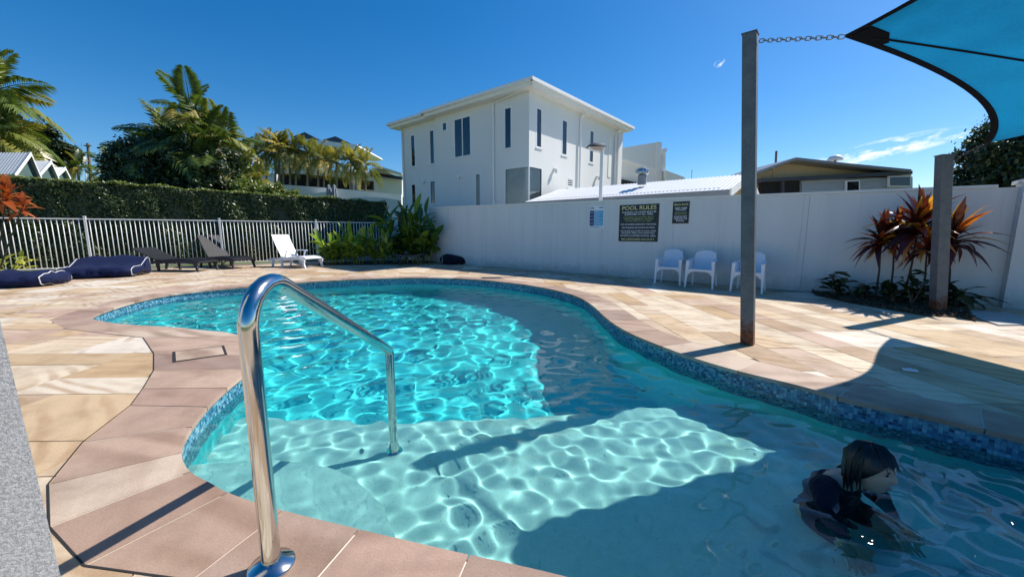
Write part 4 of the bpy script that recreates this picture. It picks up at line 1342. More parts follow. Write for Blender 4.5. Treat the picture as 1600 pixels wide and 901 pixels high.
def wp(u, v, off): # a point above the garden bed, `off` metres in front of the wall
    r = ray(u, v); O = WALL_O + WALL_N * off; nn = WALL_N
    t = (O - Vector((0, 0))).dot(nn) / r.xy.dot(nn)
    return Vector((0, 0, CAM_H)) + r * t
b = wp(1370, 452, 0.5)
cordyline(b.xy, [((wp(1377, 372, 0.5)), 46, 0.95)], 'red cordyline on a thin stem, leftmost of the clump', cord)
b = wp(1392, 456, 0.42)
cordyline(b.xy, [((wp(1398, 366, 0.42)), 40, 0.9)], 'small dark red cordyline just right of the leftmost one', cord)
b = wp(1412, 462, 0.55)
cordyline(b.xy, [(wp(1436, 350, 0.55), 60, 1.25)], 'tallest red cordyline with glowing orange top leaves', cord)
b = wp(1440, 470, 0.6)
cordyline(b.xy, [(wp(1449, 384, 0.6), 32, 0.85)], 'red cordyline on a thin stem close beside the short post', cord)
b = wp(1482, 470, 0.45)
cordyline(b.xy, [(wp(1484, 372, 0.45), 46, 1.2)], 'red cordyline spreading to the right behind the short post', cord)
# --- low dark shrubs in the bed
shr = [leaf_mesh('leaf', 0.24, 0.10, MAT['leaf_shrub'], d, 0.3, 6, 'oval') for d in (0.3, 0.7)]
shl = [leaf_mesh('leaf', 0.42, 0.11, MAT['leaf_shrub'], d, 0.3, 6, 'lance') for d in (0.3, 0.7)]
def shrub(base, h, n, meshes, label, sz=1.0, spread=0.25):
    t = empty('low_shrub', (base.x, base.y, 0), 0, label, 'shrub', 'low dark shrubs in the garden bed')
    for k in range(max(3, n // 7)):
        a = rnd.uniform(0, 6.28); rr = spread * rnd.random()
        tip = Vector((rr * math.cos(a), rr * math.sin(a), h * rnd.uniform(0.6, 1)))
        m = MB(); m.tube([(0, 0, 0), tip * 0.5 + Vector((0.02, 0, 0.03)), tip], [0.010, 0.008, 0.005], 6); m.build('stem', MAT['bark'], t)
        for q in range(7):
            f = 0.35 + 0.65 * q / 6
            place(rnd.choice(meshes), 'leaf', t, tip * f, rnd.uniform(0, 6.28), rnd.uniform(-0.4, 0.7), rnd.uniform(-0.6, 0.6), sz * rnd.uniform(0.7, 1.1))
    return t
b = wp(1300, 452, 0.42); shrub(b.xy, 0.42, 32, shr, 'dark glossy shrub at the left end of the garden bed', 1.0, 0.28)
b = wp(1345, 462, 0.45); shrub(b.xy, 0.22, 18, shr, 'very low dark shrub between the bed end and the cordylines', 0.9, 0.2)
b = wp(1395, 468, 0.72); shrub(b.xy, 0.34, 30, shr, 'dark leafy shrub under the leftmost cordylines', 1.0, 0.28)
b = wp(1425, 470, 0.8); shrub(b.xy, 0.62, 28, shr, 'upright dark shrub under the tallest cordyline', 0.9, 0.2)
b = wp(1447, 478, 0.75); shrub(b.xy, 0.26, 22, shl, 'low dark shrub hugging the foot of the short post', 0.9, 0.2)
b = wp(1492, 476, 0.5); shrub(b.xy, 0.30, 22, shl, 'long-leaved dark shrub right of the short post', 1.15, 0.15)
# mulch bed
q = [wp(1268, 450, 0.02), wp(1275, 457, 0.55), ground(1330, 474), ground(1400, 486), ground(1448, 494), ground(1500, 496), ground(1525, 503), wp(1505, 475, 0.02)]
m = MB(); m.prism([(p.x, p.y) for p in q], -0.02, 0.012); bed = m.build('garden_bed', MAT['mulch']); tag(bed, kind='structure')
rng = np.random.default_rng(9)
poly = np.array([(p.x, p.y) for p in q]); lo, hi = poly.min(0), poly.max(0)
P = lo + (hi - lo) * rng.random((5200, 2)); P = P[inside(P, poly)]
P = np.concatenate([P, 0.012 + 0.02 * rng.random((len(P), 1))], 1)
V, F = leaf_cloud(P, np.tile([0, 0, 1.0], (len(P), 1)), 0.03, rng, None, 2.2, 0.7)
chips = obj('bark_chips', np_mesh('bark_chips', V, F, MAT['mulch'], rng.random(len(F)))); tag(chips, 'brown bark chips and leaf litter on the garden bed', 'mulch', kind='stuff')
# pale concrete slab at the right end of the bed
m = MB(); m.prism([ground(*p).xy[:] for p in ((1482, 483), (1575, 490), (1640, 508), (1560, 509))], -0.02, 0.016); tag(m.build('path_slab', MAT['concrete']), kind='structure')

# --- ginger / heliconia plants in the far corner
gm = {k: [leaf_mesh('leaf', 0.62, 0.19, MAT[k], d, 0.3, 7, 'lance') for d in (0.15, 0.5, 0.95)] for k in ('leaf_ginger', 'leaf_ginger_dark')}
def ginger(base, h, canes, key, label, spread=0.55, sz=1.0, cat='plant'):
    t = empty('broad_leaved_plant', (base.x, base.y, 0), 0, label, cat, 'broad-leaved plants in the far corner')
    for c_ in range(canes):
        a = rnd.uniform(0, 6.28); rr = spread * math.sqrt(rnd.random())
        foot = Vector((rr * 0.5 * math.cos(a), rr * 0.5 * math.sin(a), 0)); tip = Vector((rr * math.cos(a), rr * math.sin(a), h * rnd.uniform(0.45, 1.0)))
        m = MB(); m.tube([foot, (foot + tip) / 2, tip], [0.014, 0.012, 0.007], 6); m.build('cane', MAT['leaf_lime'], t)
        nl = 8
        for q in range(nl):
            f = 0.25 + 0.75 * q / (nl - 1)
            el = rnd.uniform(0.15, 0.75) + (0.45 if q == nl - 1 else 0)
            place(gm[key][rnd.choice((0, 1, 1, 2)) if q < nl - 1 else 0], 'leaf', t, foot.lerp(tip, f), rnd.uniform(0, 6.28), el, rnd.uniform(-0.5, 0.5), sz * rnd.uniform(0.7, 1.15))
    return t
ginger(ground(522, 412.5).xy, 0.95, 13, 'leaf_ginger', 'yellow-green leafy plant right beside the white lounger', 0.5, 0.85)
ginger(ground(556, 412.5).xy, 1.05, 14, 'leaf_ginger', 'yellow-green leafy plant in front of the fence end', 0.55, 0.9)
ginger(ground(594, 412).xy, 0.9, 12, 'leaf_ginger', 'lower yellow-green plant between the two larger clumps', 0.5, 0.85)
ginger(ground(626, 411).xy, 1.6, 14, 'leaf_ginger_dark', 'tall green broad-leaved plant behind the low black table', 0.6, 1.15)
ginger(ground(658, 411).xy, 1.8, 15, 'leaf_ginger_dark', 'tallest green broad-leaved plant against the white wall', 0.6, 1.25)
# soil strip they grow in
m = MB(); m.prism([ground(*p).xy[:] for p in ((496, 414.5), (560, 414), (615, 413), (668, 411.5), (690, 409), (640, 406.5), (560, 408), (500, 411))], -0.02, 0.02); tag(m.build('planting_soil', MAT['soil']), kind='structure')

# --- rust-leaved bush and lime plant at the left edge
rust = [leaf_mesh('leaf', 0.42, 0.14, MAT['leaf_rust'], d, 0.25, 6, 'lance') for d in (0.3, 0.7, 1.1)]
base = at(-14, 425, 8.6); base.z = 0
top = at(12, 300, 8.6)
cordyline(base.xy, [(top, 34, 1.0), (at(38, 318, 8.75), 18, 0.8), (at(-25, 275, 8.5), 26, 1.0)], 'rust-red broad-leaved bush at the left edge', rust, 'left edge plants')
lime = [leaf_mesh('leaf', 0.26, 0.10, MAT['leaf_lime'], d, 0.25, 6, 'lance') for d in (0.3, 0.8)]
lb = ground(12, 432); t = empty('lime_plant', (lb.x, lb.y, 0), 0, 'small yellow-green plant behind the left bean bag', 'plant')
for k in range(34):
    a = rnd.uniform(0, 6.28); rr = rnd.uniform(0, 0.45)
    place(rnd.choice(lime), 'leaf', t, (rr * math.cos(a), rr * math.sin(a), rnd.uniform(0.12, 0.45)), rnd.uniform(0, 6.28), rnd.uniform(0, 0.9), rnd.uniform(-0.4, 0.4), rnd.uniform(0.7, 1.2))
m = MB()
for k in range(7):
    a = k * 0.9; m.tube([(0, 0, 0), (0.3 * math.cos(a), 0.3 * math.sin(a), 0.36)], [0.012, 0.006], 5)
m.build('stems', MAT['leaf_lime'], t)

# --- palms
def frond_mesh(name, mat, L=1.0, droop=0.8, nl=26, ll=0.30, hang=0.5, seed=0):
    r_ = random.Random(seed); m = MB()
    def rach(t): return Vector((L * (t - 0.18 * droop * t * t), 0, L * (0.42 * t - droop * 0.95 * t * t)))
    m.tube([rach(t / 8) for t in range(9)], [0.014 * L * (1 - 0.8 * t / 8) for t in range(9)], 4, False)
    for k in range(nl):
        t = 0.16 + 0.84 * k / (nl - 1)
        p = rach(t); d = (rach(min(1, t + 0.02)) - rach(t - 0.02)).normalized()
        le = ll * L * (math.sin(math.pi * (0.18 + 0.78 * t)) ** 0.7) * r_.uniform(0.85, 1.1)
        for s in (-1, 1):
            side = Vector((0, s, 0)); v = (side * 0.85 + d * 0.55 + Vector((0, 0, r_.uniform(0.0, 0.3)))).normalized()
            e = p + v * le * 0.55; e2 = p + v * le + Vector((0, 0, -hang * le))
            w = 0.022 * L
            wv = d.cross(v).cross(v).normalized() * w if d.cross(v).length > 1e-4 else d * w
            m.add([p, e - wv, e + wv, e2], [(0, 1, 2), (1, 3, 2)], False)
    return m.mesh(name, mat)
FR = {'green': [frond_mesh('frond', MAT['leaf_palm'], 1.0, d, 30, 0.34, h, i) for i, (d, h) in enumerate(((0.35, 0.3), (0.65, 0.5), (0.95, 0.6), (1.25, 0.5)))],
      'gold': [frond_mesh('frond', MAT['leaf_palm_gold'], 1.0, d, 22, 0.34, h, 9 + i) for i, (d, h) in enumerate(((0.4, 0.3), (0.8, 0.5), (1.2, 0.6)))]}
def palm(base, top, n, L, key, label, group, r0=0.12, az0=None, tilt=0.0, droopy=1.0):
    base = Vector(base); top = Vector(top)
    t = empty('palm_tree', base, 0, label, 'palm tree', group)
    d = top - base
    m = MB(); pts = [d * f + Vector((math.sin(f * 3) * 0.08, 0, 0)) * d.length * 0.12 * (1 - f) for f in (0, 0.2, 0.4, 0.6, 0.8, 1.0)]
    m.tube(pts, [r0 * 1.25, r0, r0 * 0.9, r0 * 0.85, r0 * 0.8, r0 * 0.6], 9); m.build('trunk', MAT['palm_trunk'], t)
    a0 = rnd.uniform(0, 6.28)
    for k in range(n):
        f = k / max(1, n - 1)
        el = R(68) - R(85) * f * droopy + rnd.uniform(-0.12, 0.12)
        ms = FR[key]
        place(ms[min(len(ms) - 1, int(f * len(ms)))], 'frond', t, d + Vector((0, 0, -0.1 * f * L)), a0 + k * 2.399 + rnd.uniform(-0.2, 0.2), el, rnd.uniform(-0.5, 0.5), L * rnd.uniform(0.8, 1.12))
    return t
def hill_base(u, y):
    p = at(u, 330, y); return Vector((p.x, p.y, hill_z(p.x, p.y)))
G1 = 'palms of the big clump behind the hedge'
for (u, v, y, n, L, lab) in ((300, 182, 21.0, 12, 2.3, 'tallest palm rising above the big clump'),
                          (262, 222, 21.5, 18, 2.1, 'palm with a dense drooping crown left of the tallest one'),
                          (330, 220, 20.6, 18, 2.2, 'palm with yellowing drooping fronds right of the tallest one'),
                          (222, 250, 21.0, 18, 1.8, 'dark palm at the left side of the big clump'),
                          (285, 235, 20.0, 18, 2.2, 'low palm in the middle front of the big clump'),
                          (352, 240, 21.0, 16, 2.0, 'low palm at the right side of the big clump'),
                          (245, 262, 20.2, 16, 1.9, 'short dark palm low at the left of the big clump'),
                          (318, 262, 19.8, 16, 1.9, 'short palm low in front of the clump, right of centre'),
                          (375, 272, 20.6, 14, 1.5, 'small bright palm at the right foot of the big clump'),
                          (180, 275, 21.5, 14, 1.5, 'small palm low at the left foot of the big clump'),
                          (400, 285, 20.6, 14, 1.2, 'very small bright palm below the start of the terrace row')):
    b = hill_base(u + rnd.uniform(-6, 6), y); tp = at(u, v, y)
    palm(b, tp, n, L, 'green', lab, G1, 0.13)
G2 = 'palms at the far left'
b = hill_base(-34, 27.0); palm(b, at(-32, 160, 27.0), 24, 4.2, 'green', 'palm with long drooping fronds at the left edge', G2, 0.14)
b = hill_base(0, 26.0); palm(b, at(0, 215, 26.0), 20, 3.0, 'green', 'lower palm beneath the left edge palm, behind the gabled roofs', G2, 0.13)
b = hill_base(125, 30.0); palm(b, at(122, 262, 30.0), 12, 1.5, 'green', 'small distant palm beside the power pole', G2, 0.10)
G3 = 'golden palms in a row on the terrace'
ordn = ['leftmost', 'second', 'third', 'fourth', 'fifth', 'sixth', 'seventh', 'eighth', 'ninth', 'tenth', 'eleventh', 'twelfth', 'thirteenth', 'rightmost']
row = [(392, 246, 285, 1.5), (416, 236, 288, 1.7), (430, 229, 289, 1.6), (436, 232, 289, 1.6), (442, 236, 289, 1.5), (453, 233, 290, 1.6), (462, 238, 290, 1.5), (480, 238, 291, 1.7), (497, 244, 292, 1.7), (506, 249, 293, 1.4), (526, 250, 295, 1.5), (548, 251, 296, 1.6), (556, 258, 297, 1.3), (571, 256, 298, 1.6)]
for i, (u, v, vb, L) in enumerate(row):
    y = 27.0 + 0.012 * (u - 390)
    palm(at(u, vb + 5, y), at(u, v + 4, y), 11, L * 0.95, 'gold', ('slim golden palm, %s in the terrace row' % ordn[i]) if i not in (0, 13) else ('slim palm at the %s end of the terrace row' % ('left' if i == 0 else 'right')), G3, 0.07)

# --- broadleaf trees
def tree(name, base, blobs, nleaf, size, mat, label, cat='tree', group=None, trunk_r=0.16, seed=1):
    t = empty(name, base, 0, label, cat, group)
    rg = np.random.default_rng(seed); base = Vector(base)
    Ps, Ns = [], []
    tot = sum(r ** 2 for (_, r) in blobs)
    m = MB()
    fork = Vector((0, 0, 0))
    low = min((Vector(c) - base).z - r for c, r in blobs)
    hub = Vector((0, 0, max(0.8, low * 0.9)))
    m.tube([(0, 0, -0.1), hub * 0.5 + Vector((0.05, 0, 0)), hub], [trunk_r * 1.3, trunk_r, trunk_r * 0.8], 8)
    for c, r in blobs:
        c = Vector(c) - base
        m.tube([hub, (hub + c) / 2 + Vector((0.1, 0, 0.15)), c], [trunk_r * 0.6, trunk_r * 0.35, trunk_r * 0.12], 6)
        k = int(nleaf * r * r / tot)
        # leaves in sub-clumps so that light and dark bunches and gaps form
        nc = max(6, k // 55)
        dirs = rg.normal(size=(nc, 3)); dirs /= np.linalg.norm(dirs, axis=1, keepdims=True)
        cc = np.array(c) + dirs * r * (0.55 + 0.45 * rg.random((nc, 1)))
        idx = rg.integers(0, nc, k)
        P = cc[idx] + rg.normal(size=(k, 3)) * r * 0.13
        Ps.append(P); Ns.append(P - np.array(c) + np.array([0, 0, 0.4]))
    P = np.concatenate(Ps); N = np.concatenate(Ns)
    m.build('trunk', MAT['bark'], t)
    V, F = leaf_cloud(P, N / np.linalg.norm(N, axis=1, keepdims=True), size, rg, None, 1.7, 0.8)
    obj('crown', np_mesh('crown', V, F, MAT[mat], rg.beta(1.6, 2.2, len(F))), t)
    return t
def ab(u, v, y, r): return (tuple(at(u, v, y)), r)
y = 9.8
b = at(1580, 300, y); b = (b.x, b.y, 0)
tree('broadleaf_tree', b, [ab(1545, 235, y, 0.55), ab(1530, 275, y, 0.55), ab(1590, 230, y, 0.9), ab(1560, 285, y, 0.8), ab(1620, 270, y, 1.0), ab(1650, 210, y, 0.9), ab(1516, 297, y, 0.4), ab(1585, 320, y, 0.8), ab(1590, 265, y + .3, 0.9)], 34000, 0.062, 'leaf_dark', 'dark leafy tree behind the wall at the right edge', seed=4)
y = 30.0
tree('broadleaf_tree', tuple(hill_base(85, y)), [ab(82, 232, y, 1.3), ab(60, 225, y, 1.5), ab(98, 248, y, 1.0), ab(40, 240, y, 1.5)], 9000, 0.2, 'leaf_dark', 'distant dark tree behind the white gabled roofs', group='far trees', seed=5)
y = 19.0
b = hill_base(432, y)
tree('round_bush', tuple(b), [ab(408, 302, y, 0.55), ab(432, 300, y, 0.5), ab(455, 308, y, 0.4), ab(385, 298, y, 0.6)], 6000, 0.075, 'leaf_hedge_tip', 'sunlit yellow-green bush above the hedge by the palm clump', 'bush', trunk_r=0.05, seed=6)
y = 20.5
b = hill_base(300, y)
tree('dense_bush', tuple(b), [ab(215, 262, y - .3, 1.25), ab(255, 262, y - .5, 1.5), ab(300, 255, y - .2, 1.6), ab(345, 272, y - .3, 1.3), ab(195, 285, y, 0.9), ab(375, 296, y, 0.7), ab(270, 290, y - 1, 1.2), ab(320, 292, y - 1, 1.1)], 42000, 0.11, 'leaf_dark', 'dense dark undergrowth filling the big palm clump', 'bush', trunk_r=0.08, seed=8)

# ================================================================== SIGNS ON THE WALL
def sign(name, s0, s1, z0, z1, mat, label):
    """flat board on the wall; own frame: x to the viewer's right, z up, origin at the bottom centre"""
    c = wall_pt((s0 + s1) / 2, 0.004)
    rz = math.atan2(-WALL_D.y, -WALL_D.x)
    t = empty(name, (c.x, c.y, z0), rz, label, 'sign', 'signs on the white wall')
    w = (s1 - s0); h = z1 - z0
    m = MB(); m.box(-w / 2, -0.006, 0, w / 2, 0.0, h); m.build('board', mat, t)
    return t, w, h
def text(parent, s, x, z, size, mat, align='CENTER', maxw=None):
    cu = bpy.data.curves.new('lettering', 'FONT'); cu.body = s; cu.size = size; cu.align_x = align; cu.align_y = 'CENTER'; cu.extrude = 0.0005; cu.offset = size * 0.012
    cu.materials.append(mat)
    o = bpy.data.objects.new('lettering', cu)
    me = evaluated(o)
    bpy.data.objects.remove(o); bpy.data.curves.remove(cu)
    r = bpy.data.objects.new('lettering', me); link(r, parent)
    r.location = (x, -0.0085, z); r.rotation_euler = (R(90), 0, 0)
    if maxw:
        xs_ = [v.co.x for v in me.vertices]
        r.scale = (maxw / (max(xs_) - min(xs_)), 1, 1)
    return r
t, w, h = sign('pool_rules_sign', 5.13, 6.09, 0.87, 1.735, MAT['sign_black'], 'large black POOL RULES sign on the wall above the chairs')
text(t, 'POOL RULES', 0, h * 0.905, 0.125, MAT['text_gold'], maxw=w * 0.86)
for (s_, f, sz, mt, mw) in (('CHILDREN 12 & UNDER MUST BE', 0.795, 0.055, 'text_white', 0.86), ('SUPERVISED AT ALL TIMES', 0.735, 0.055, 'text_white', 0.72), ('CHILDREN IN NAPPIES MUST', 0.655, 0.052, 'text_green', 0.78),
                          ('WEAR SWIMMING NAPPIES', 0.600, 0.052, 'text_green', 0.74), ('IN THE POOL AT ALL TIMES', 0.552, 0.04, 'text_green', 0.64), ('NO RUNNING AROUND THE POOL', 0.465, 0.052, 'text_white', 0.9), ('NO PUSHING OR DIVING IN POOL', 0.375, 0.052, 'text_white', 0.84),
                          ('NO GLASS ALLOWED IN POOL AREA', 0.285, 0.048, 'text_white', 0.9), ('USE PLASTIC DRINK CONTAINERS ONLY', 0.228, 0.044, 'text_white', 0.86), ('NO PETS ALLOWED IN POOL AREA', 0.155, 0.052, 'text_white', 0.9), ('NO LIFEGUARD ON DUTY', 0.06, 0.06, 'text_gold', 0.84)):
    text(t, s_, 0, h * f, sz, MAT[mt], maxw=w * mw)
t, w, h = sign('bean_bag_sign', 4.48, 4.83, 1.28, 1.755, MAT['sign_black'], 'small black sign on the wall, right of the pool rules sign')
for (s_, f, sz, mt, mw) in (('BEAN BAGS', 0.86, 0.06, 'text_gold', 0.84), ('KEEP THEM', 0.70, 0.05, 'text_white', 0.72), ('POOLSIDE', 0.62, 0.05, 'text_white', 0.6), ('BEAN BAGS', 0.49, 0.045, 'text_green', 0.72), ('DO NOT FLOAT', 0.42, 0.045, 'text_green', 0.72), ('PLEASE DO NOT', 0.31, 0.05, 'text_white', 0.78), ('TAKE INTO THE', 0.215, 0.05, 'text_white', 0.8), ('POOL', 0.12, 0.045, 'text_white', 0.5)):
    text(t, s_, 0, h * f, sz, MAT[mt], maxw=w * mw)
t, w, h = sign('resuscitation_chart', 6.49, 6.92, 1.17, 1.745, MAT['sign_white'], 'white and blue resuscitation chart, leftmost sign on the wall')
def patch(x0, z0, x1, z1, mat, name, d=0.0015):
    m = MB(); m.box(-w / 2 + w * x0, -0.006 - d, h * z0, -w / 2 + w * x1, -0.0062, h * z1); return m.build(name, mat, t)
patch(0.05, 0.14, 0.34, 0.80, MAT['sign_navy'], 'navy_column'); patch(0.36, 0.14, 0.93, 0.80, MAT['sign_cyan'], 'cyan_panel')
patch(0.66, 0.90, 0.93, 0.94, MAT['sign_navy'], 'header_bar')
text(t, 'CPR', -w * 0.32, h * 0.895, 0.075, MAT['sign_navy'])
for k in range(9):
    patch(0.40, 0.745 - 0.068 * k, 0.62 + 0.25 * ((k * 37) % 10) / 10, 0.757 - 0.068 * k, MAT['sign_white'], 'text_line', 0.003)
for k in range(4):
    patch(0.08, 0.70 - 0.15 * k, 0.30, 0.712 - 0.15 * k, MAT['sign_white'], 'text_line', 0.003)
patch(0.08, 0.06, 0.90, 0.075, MAT['sign_navy'], 'footer_line'); patch(0.08, 0.095, 0.7, 0.105, MAT['sign_navy'], 'footer_line')

# ================================================================== BIG WHITE HOUSE
HL, HR = Vector((-0.765, 0.644)).normalized(), Vector((0.644, 0.765)).normalized()
HC = Vector((0.63, 13.59)) + HL * 0.34 + HR * 0.34
house = empty('white_house', (HC.x, HC.y, 0), 0, 'big white two storey house with low roof behind the wall', 'house')
class Facade:
    """a wall plane: s along d from O, z up; n = outward"""
    def __init__(self, O, d, n, root, mat):
        self.O, self.d, self.n, self.root, self.mat = Vector(O), Vector(d).normalized(), Vector(n).normalized(), root, mat
        r = Vector((self.d.x, self.d.y, 0)).cross(Vector((0, 0, 1)))
        self.flip = r.xy.dot(self.n) < 0          # viewed from outside, keep faces outward
    def P(self, s, z, off=0.0):
        p = self.O + self.d * s + self.n * off
        return Vector((p.x, p.y, z))
    def quad(self, mb, s0, s1, z0, z1, o=0.0):
        q = [self.P(s0, z0, o), self.P(s1, z0, o), self.P(s1, z1, o), self.P(s0, z1, o)]
        mb.add(q, [(3, 2, 1, 0) if self.flip else (0, 1, 2, 3)])
    def bar(self, mb, s0, s1, z0, z1, o0, o1):
        q = [self.P(s, z, o) for o in (o0, o1) for (s, z) in ((s0, z0), (s1, z0), (s1, z1), (s0, z1))]
        f = [(3, 2, 1, 0), (4, 5, 6, 7), (0, 1, 5, 4), (1, 2, 6, 5), (2, 3, 7, 6), (3, 0, 4, 7)]
        mb.add(q, [x[::-1] for x in f] if self.flip else f)
    def wall(self, s0, s1, z0, z1, holes, depth=0.03, name='wall'):
        S = sorted({s0, s1} | {x for h in holes for x in h[:2]}); Z = sorted({z0, z1} | {x for h in holes for x in h[2:4]})
        m = MB()
        for a, b in zip(S, S[1:]):
            for c, d in zip(Z, Z[1:]):
                if any(h[0] <= a and b <= h[1] and h[2] <= c and d <= h[3] for h in holes): continue
                self.quad(m, a, b, c, d)
        for (a, b, c, d) in [h[:4] for h in holes]:
            for (q) in ([(a, c, 0), (a, d, 0), (a, d, -depth), (a, c, -depth)], [(b, c, -depth), (b, d, -depth), (b, d, 0), (b, c, 0)], [(a, c, -depth), (b, c, -depth), (b, c, 0), (a, c, 0)], [(a, d, 0), (b, d, 0), (b, d, -depth), (a, d, -depth)]):
                v = [self.P(*x) for x in q]; m.add(v, [(0, 1, 2, 3)])
        return child_world(m.build(name, self.mat, self.root), self.root)
    def window(self, a, b, c, d, depth=0.03, split=0, fr=0.05, curtain=False, frame_mat='trim_white', sash=0, inset=0.0):
        m = MB()
        for (s0, s1, z0, z1) in ((a, b, c, c + fr), (a, b, d - fr, d), (a, a + fr, c + fr, d - fr), (b - fr, b, c + fr, d - fr)):
            self.bar(m, s0, s1, z0, z1, -depth + 0.001, -depth + 0.035)
        for k in range(split):
            x = a + (b - a) * (k + 1) / (split + 1); self.bar(m, x - fr * 0.45, x + fr * 0.45, c + fr, d - fr, -depth + 0.001, -depth + 0.033)
        for k in range(sash):
            z = c + (d - c) * (k + 1) / (sash + 1); self.bar(m, a + fr, b - fr, z - 0.015, z + 0.015, -depth + 0.001, -depth + 0.03)
        w = child_world(m.build('window', MAT[frame_mat], self.root), self.root)
        m = MB(); self.quad(m, a + fr * .5, b - fr * .5, c + fr * .5, d - fr * .5, -depth + 0.008)
        child2(m.build('pane', MAT['clear_glass' if curtain else 'window_glass'], w), w)
        if curtain:
            m = MB(); n = max(4, int((b - a) / 0.065)); vs_ = []
            for k in range(n + 1):
                x = a + inset + (b - a - inset) * k / n; o = -depth - 0.05 + (0.035 if k % 2 else -0.035)
                vs_ += [self.P(x, c, o), self.P(x, d, o)]
            m.add(vs_, [(2 * k, 2 * k + 2, 2 * k + 3, 2 * k + 1) for k in range(n)]); child2(m.build('curtain', MAT['curtain'], w), w)
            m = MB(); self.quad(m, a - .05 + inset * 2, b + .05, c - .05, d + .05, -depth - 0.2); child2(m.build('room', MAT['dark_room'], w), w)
        # sill
        m = MB(); self.bar(m, a - 0.02, b + 0.02, c - 0.03, c - 0.001, -0.02, 0.03); child2(m.build('sill', self.mat, w), w)
        return w
def child2(o, parent):
    o.matrix_parent_inverse = (parent.matrix_parent_inverse).inverted() if False else Matrix.Translation(-parent.parent.location)
    o.matrix_parent_inverse = (Matrix.Translation(parent.parent.location) @ parent.matrix_parent_inverse).inverted() @ Matrix.Identity(4)
    return o
ET = 5.86
FL = Facade(HC, HL, -HR, house, MAT['house_paint'])
FRt = Facade(HC, HR, -HL, house, MAT['house_paint'])
SJ = 5.0      # where the left wing steps back
left_w = [(2.86, 3.85, 4.05, 5.58), (0.78, 1.15, 4.05, 5.50), (4.26, 4.57, 5.2, 5.58), (2.34, 2.67, 1.6, 3.36)]
cw = (0.0, 1.12, 1.9, 3.38)
FL.wall(0, SJ, 0, ET, left_w + [cw])
FL.window(*left_w[0], split=1); FL.window(*left_w[1]); FL.window(*left_w[2]); FL.window(*left_w[3], curtain=True)
FL.window(*cw, curtain=True, fr=0.03, inset=0.12)
FL2 = Facade(HC + HR * 0.12, HL, -HR, house, MAT['house_paint'])
lw2 = [(5.24, 5.58, 4.0, 5.46), (6.60, 6.95, 4.03, 5.46), (5.24, 5.64, 2.3, 3.34), (6.66, 7.02, 2.2, 3.30)]
FL2.wall(SJ - 0.3, 7.62, 0, ET, lw2)
for q in lw2: FL2.window(*q)
right_w = [(0.40, 0.76, 4.05, 5.42), (2.05, 2.45, 4.03, 5.36), (4.2, 4.58, 4.02, 5.38), (2.49, 2.95, 2.85, 3.24), (4.0, 4.8, 2.8, 3.05)]
cwr = (0.0, 0.79, 1.9, 3.38)
FRt.wall(0, 7.15, 0, ET, right_w + [cwr])
for q in right_w[:3]: FRt.window(*q)
FRt.window(*right_w[3], sash=4); FRt.window(*right_w[4])
FRt.window(*cwr, curtain=True, fr=0.03, inset=0.12)
# end walls to close the block
m = MB(); e0 = FL.P(SJ, 0); e1 = FL2.P(SJ, 0)
m.add([FL.P(SJ, 0), FL2.P(SJ, 0), FL2.P(SJ, ET), FL.P(SJ, ET)], [(0, 1, 2, 3)])
bk0, bk1 = HC + HL * 7.62 + HR * 7.15, HC + HL * 0 + HR * 7.15
m.add([FL2.P(7.62, 0), (bk0.x, bk0.y, 0), (bk0.x, bk0.y, ET), FL2.P(7.62, ET)], [(0, 1, 2, 3)])
m.add([(bk0.x, bk0.y, 0), (bk1.x, bk1.y, 0), (bk1.x, bk1.y, ET), (bk0.x, bk0.y, ET)], [(0, 1, 2, 3)])
child_world(m.build('wall', MAT['house_paint'], house), house)
# tall recessed slot near the right end and a corner return
m = MB(); FRt.bar(m, 5.95, 6.25, 3.6, 5.4, 0.001, 0.02); child_world(m.build('render_panel', MAT['cream_render'], house), house)
m = MB(); FRt.bar(m, 6.75, 7.15, 0.0, ET - 0.01, 0.002, 0.12); child_world(m.build('corner_pilaster', MAT['house_paint'], house), house)
# roof: soffit slab with fascia and gutter, low hip above
ov = 0.37
def hp(a, b): return HC + HL * a + HR * b
eave = [hp(-ov, -ov), hp(SJ + 0.3, -ov), hp(SJ + 0.3, 0.12 - ov), hp(7.62 + ov, 0.12 - ov), hp(7.62 + ov, 7.15 + ov), hp(-ov, 7.15 + ov)]
def inset(k): return [hp(-ov + k, -ov + k), hp(SJ + 0.3 - k, -ov + k), hp(SJ + 0.3 - k, 0.12 - ov + k), hp(7.62 + ov - k, 0.12 - ov + k), hp(7.62 + ov - k, 7.15 + ov - k), hp(-ov + k, 7.15 + ov - k)]
roof = MB(); n_ = 6
ridge = [hp(3.5, 3.6), hp(4.2, 3.6)]
vs_ = [(p.x, p.y, 6.06) for p in inset(0.05)] + [(ridge[0].x, ridge[0].y, 6.75), (ridge[1].x, ridge[1].y, 6.75)]
roof.add(vs_, [(0, 1, 6), (1, 2, 7, 6), (2, 3, 7), (3, 4, 7), (4, 5, 6, 7), (5, 0, 6)])
roof_o = child_world(roof.build('roof', MAT['roof_white'], house), house)
m = MB(); m.prism([p[:] for p in inset(0.02)], ET - 0.03, ET + 0.0); child2(m.build('soffit', MAT['soffit'], roof_o), roof_o)
m = MB()
for (a, b) in zip(eave, eave[1:] + eave[:1]):
    d = (b - a).normalized(); nn = Vector((d.y, -d.x)); cen = hp(3.5, 3.5)
    if nn.dot((a + b) / 2 - cen) < 0: nn = -nn
    q = [a, b, b - nn * 0.02, a - nn * 0.02]; m.prism([p[:] for p in q], ET - 0.02, 6.07)
child2(m.build('fascia', MAT['trim_white'], roof_o), roof_o)
m = MB()
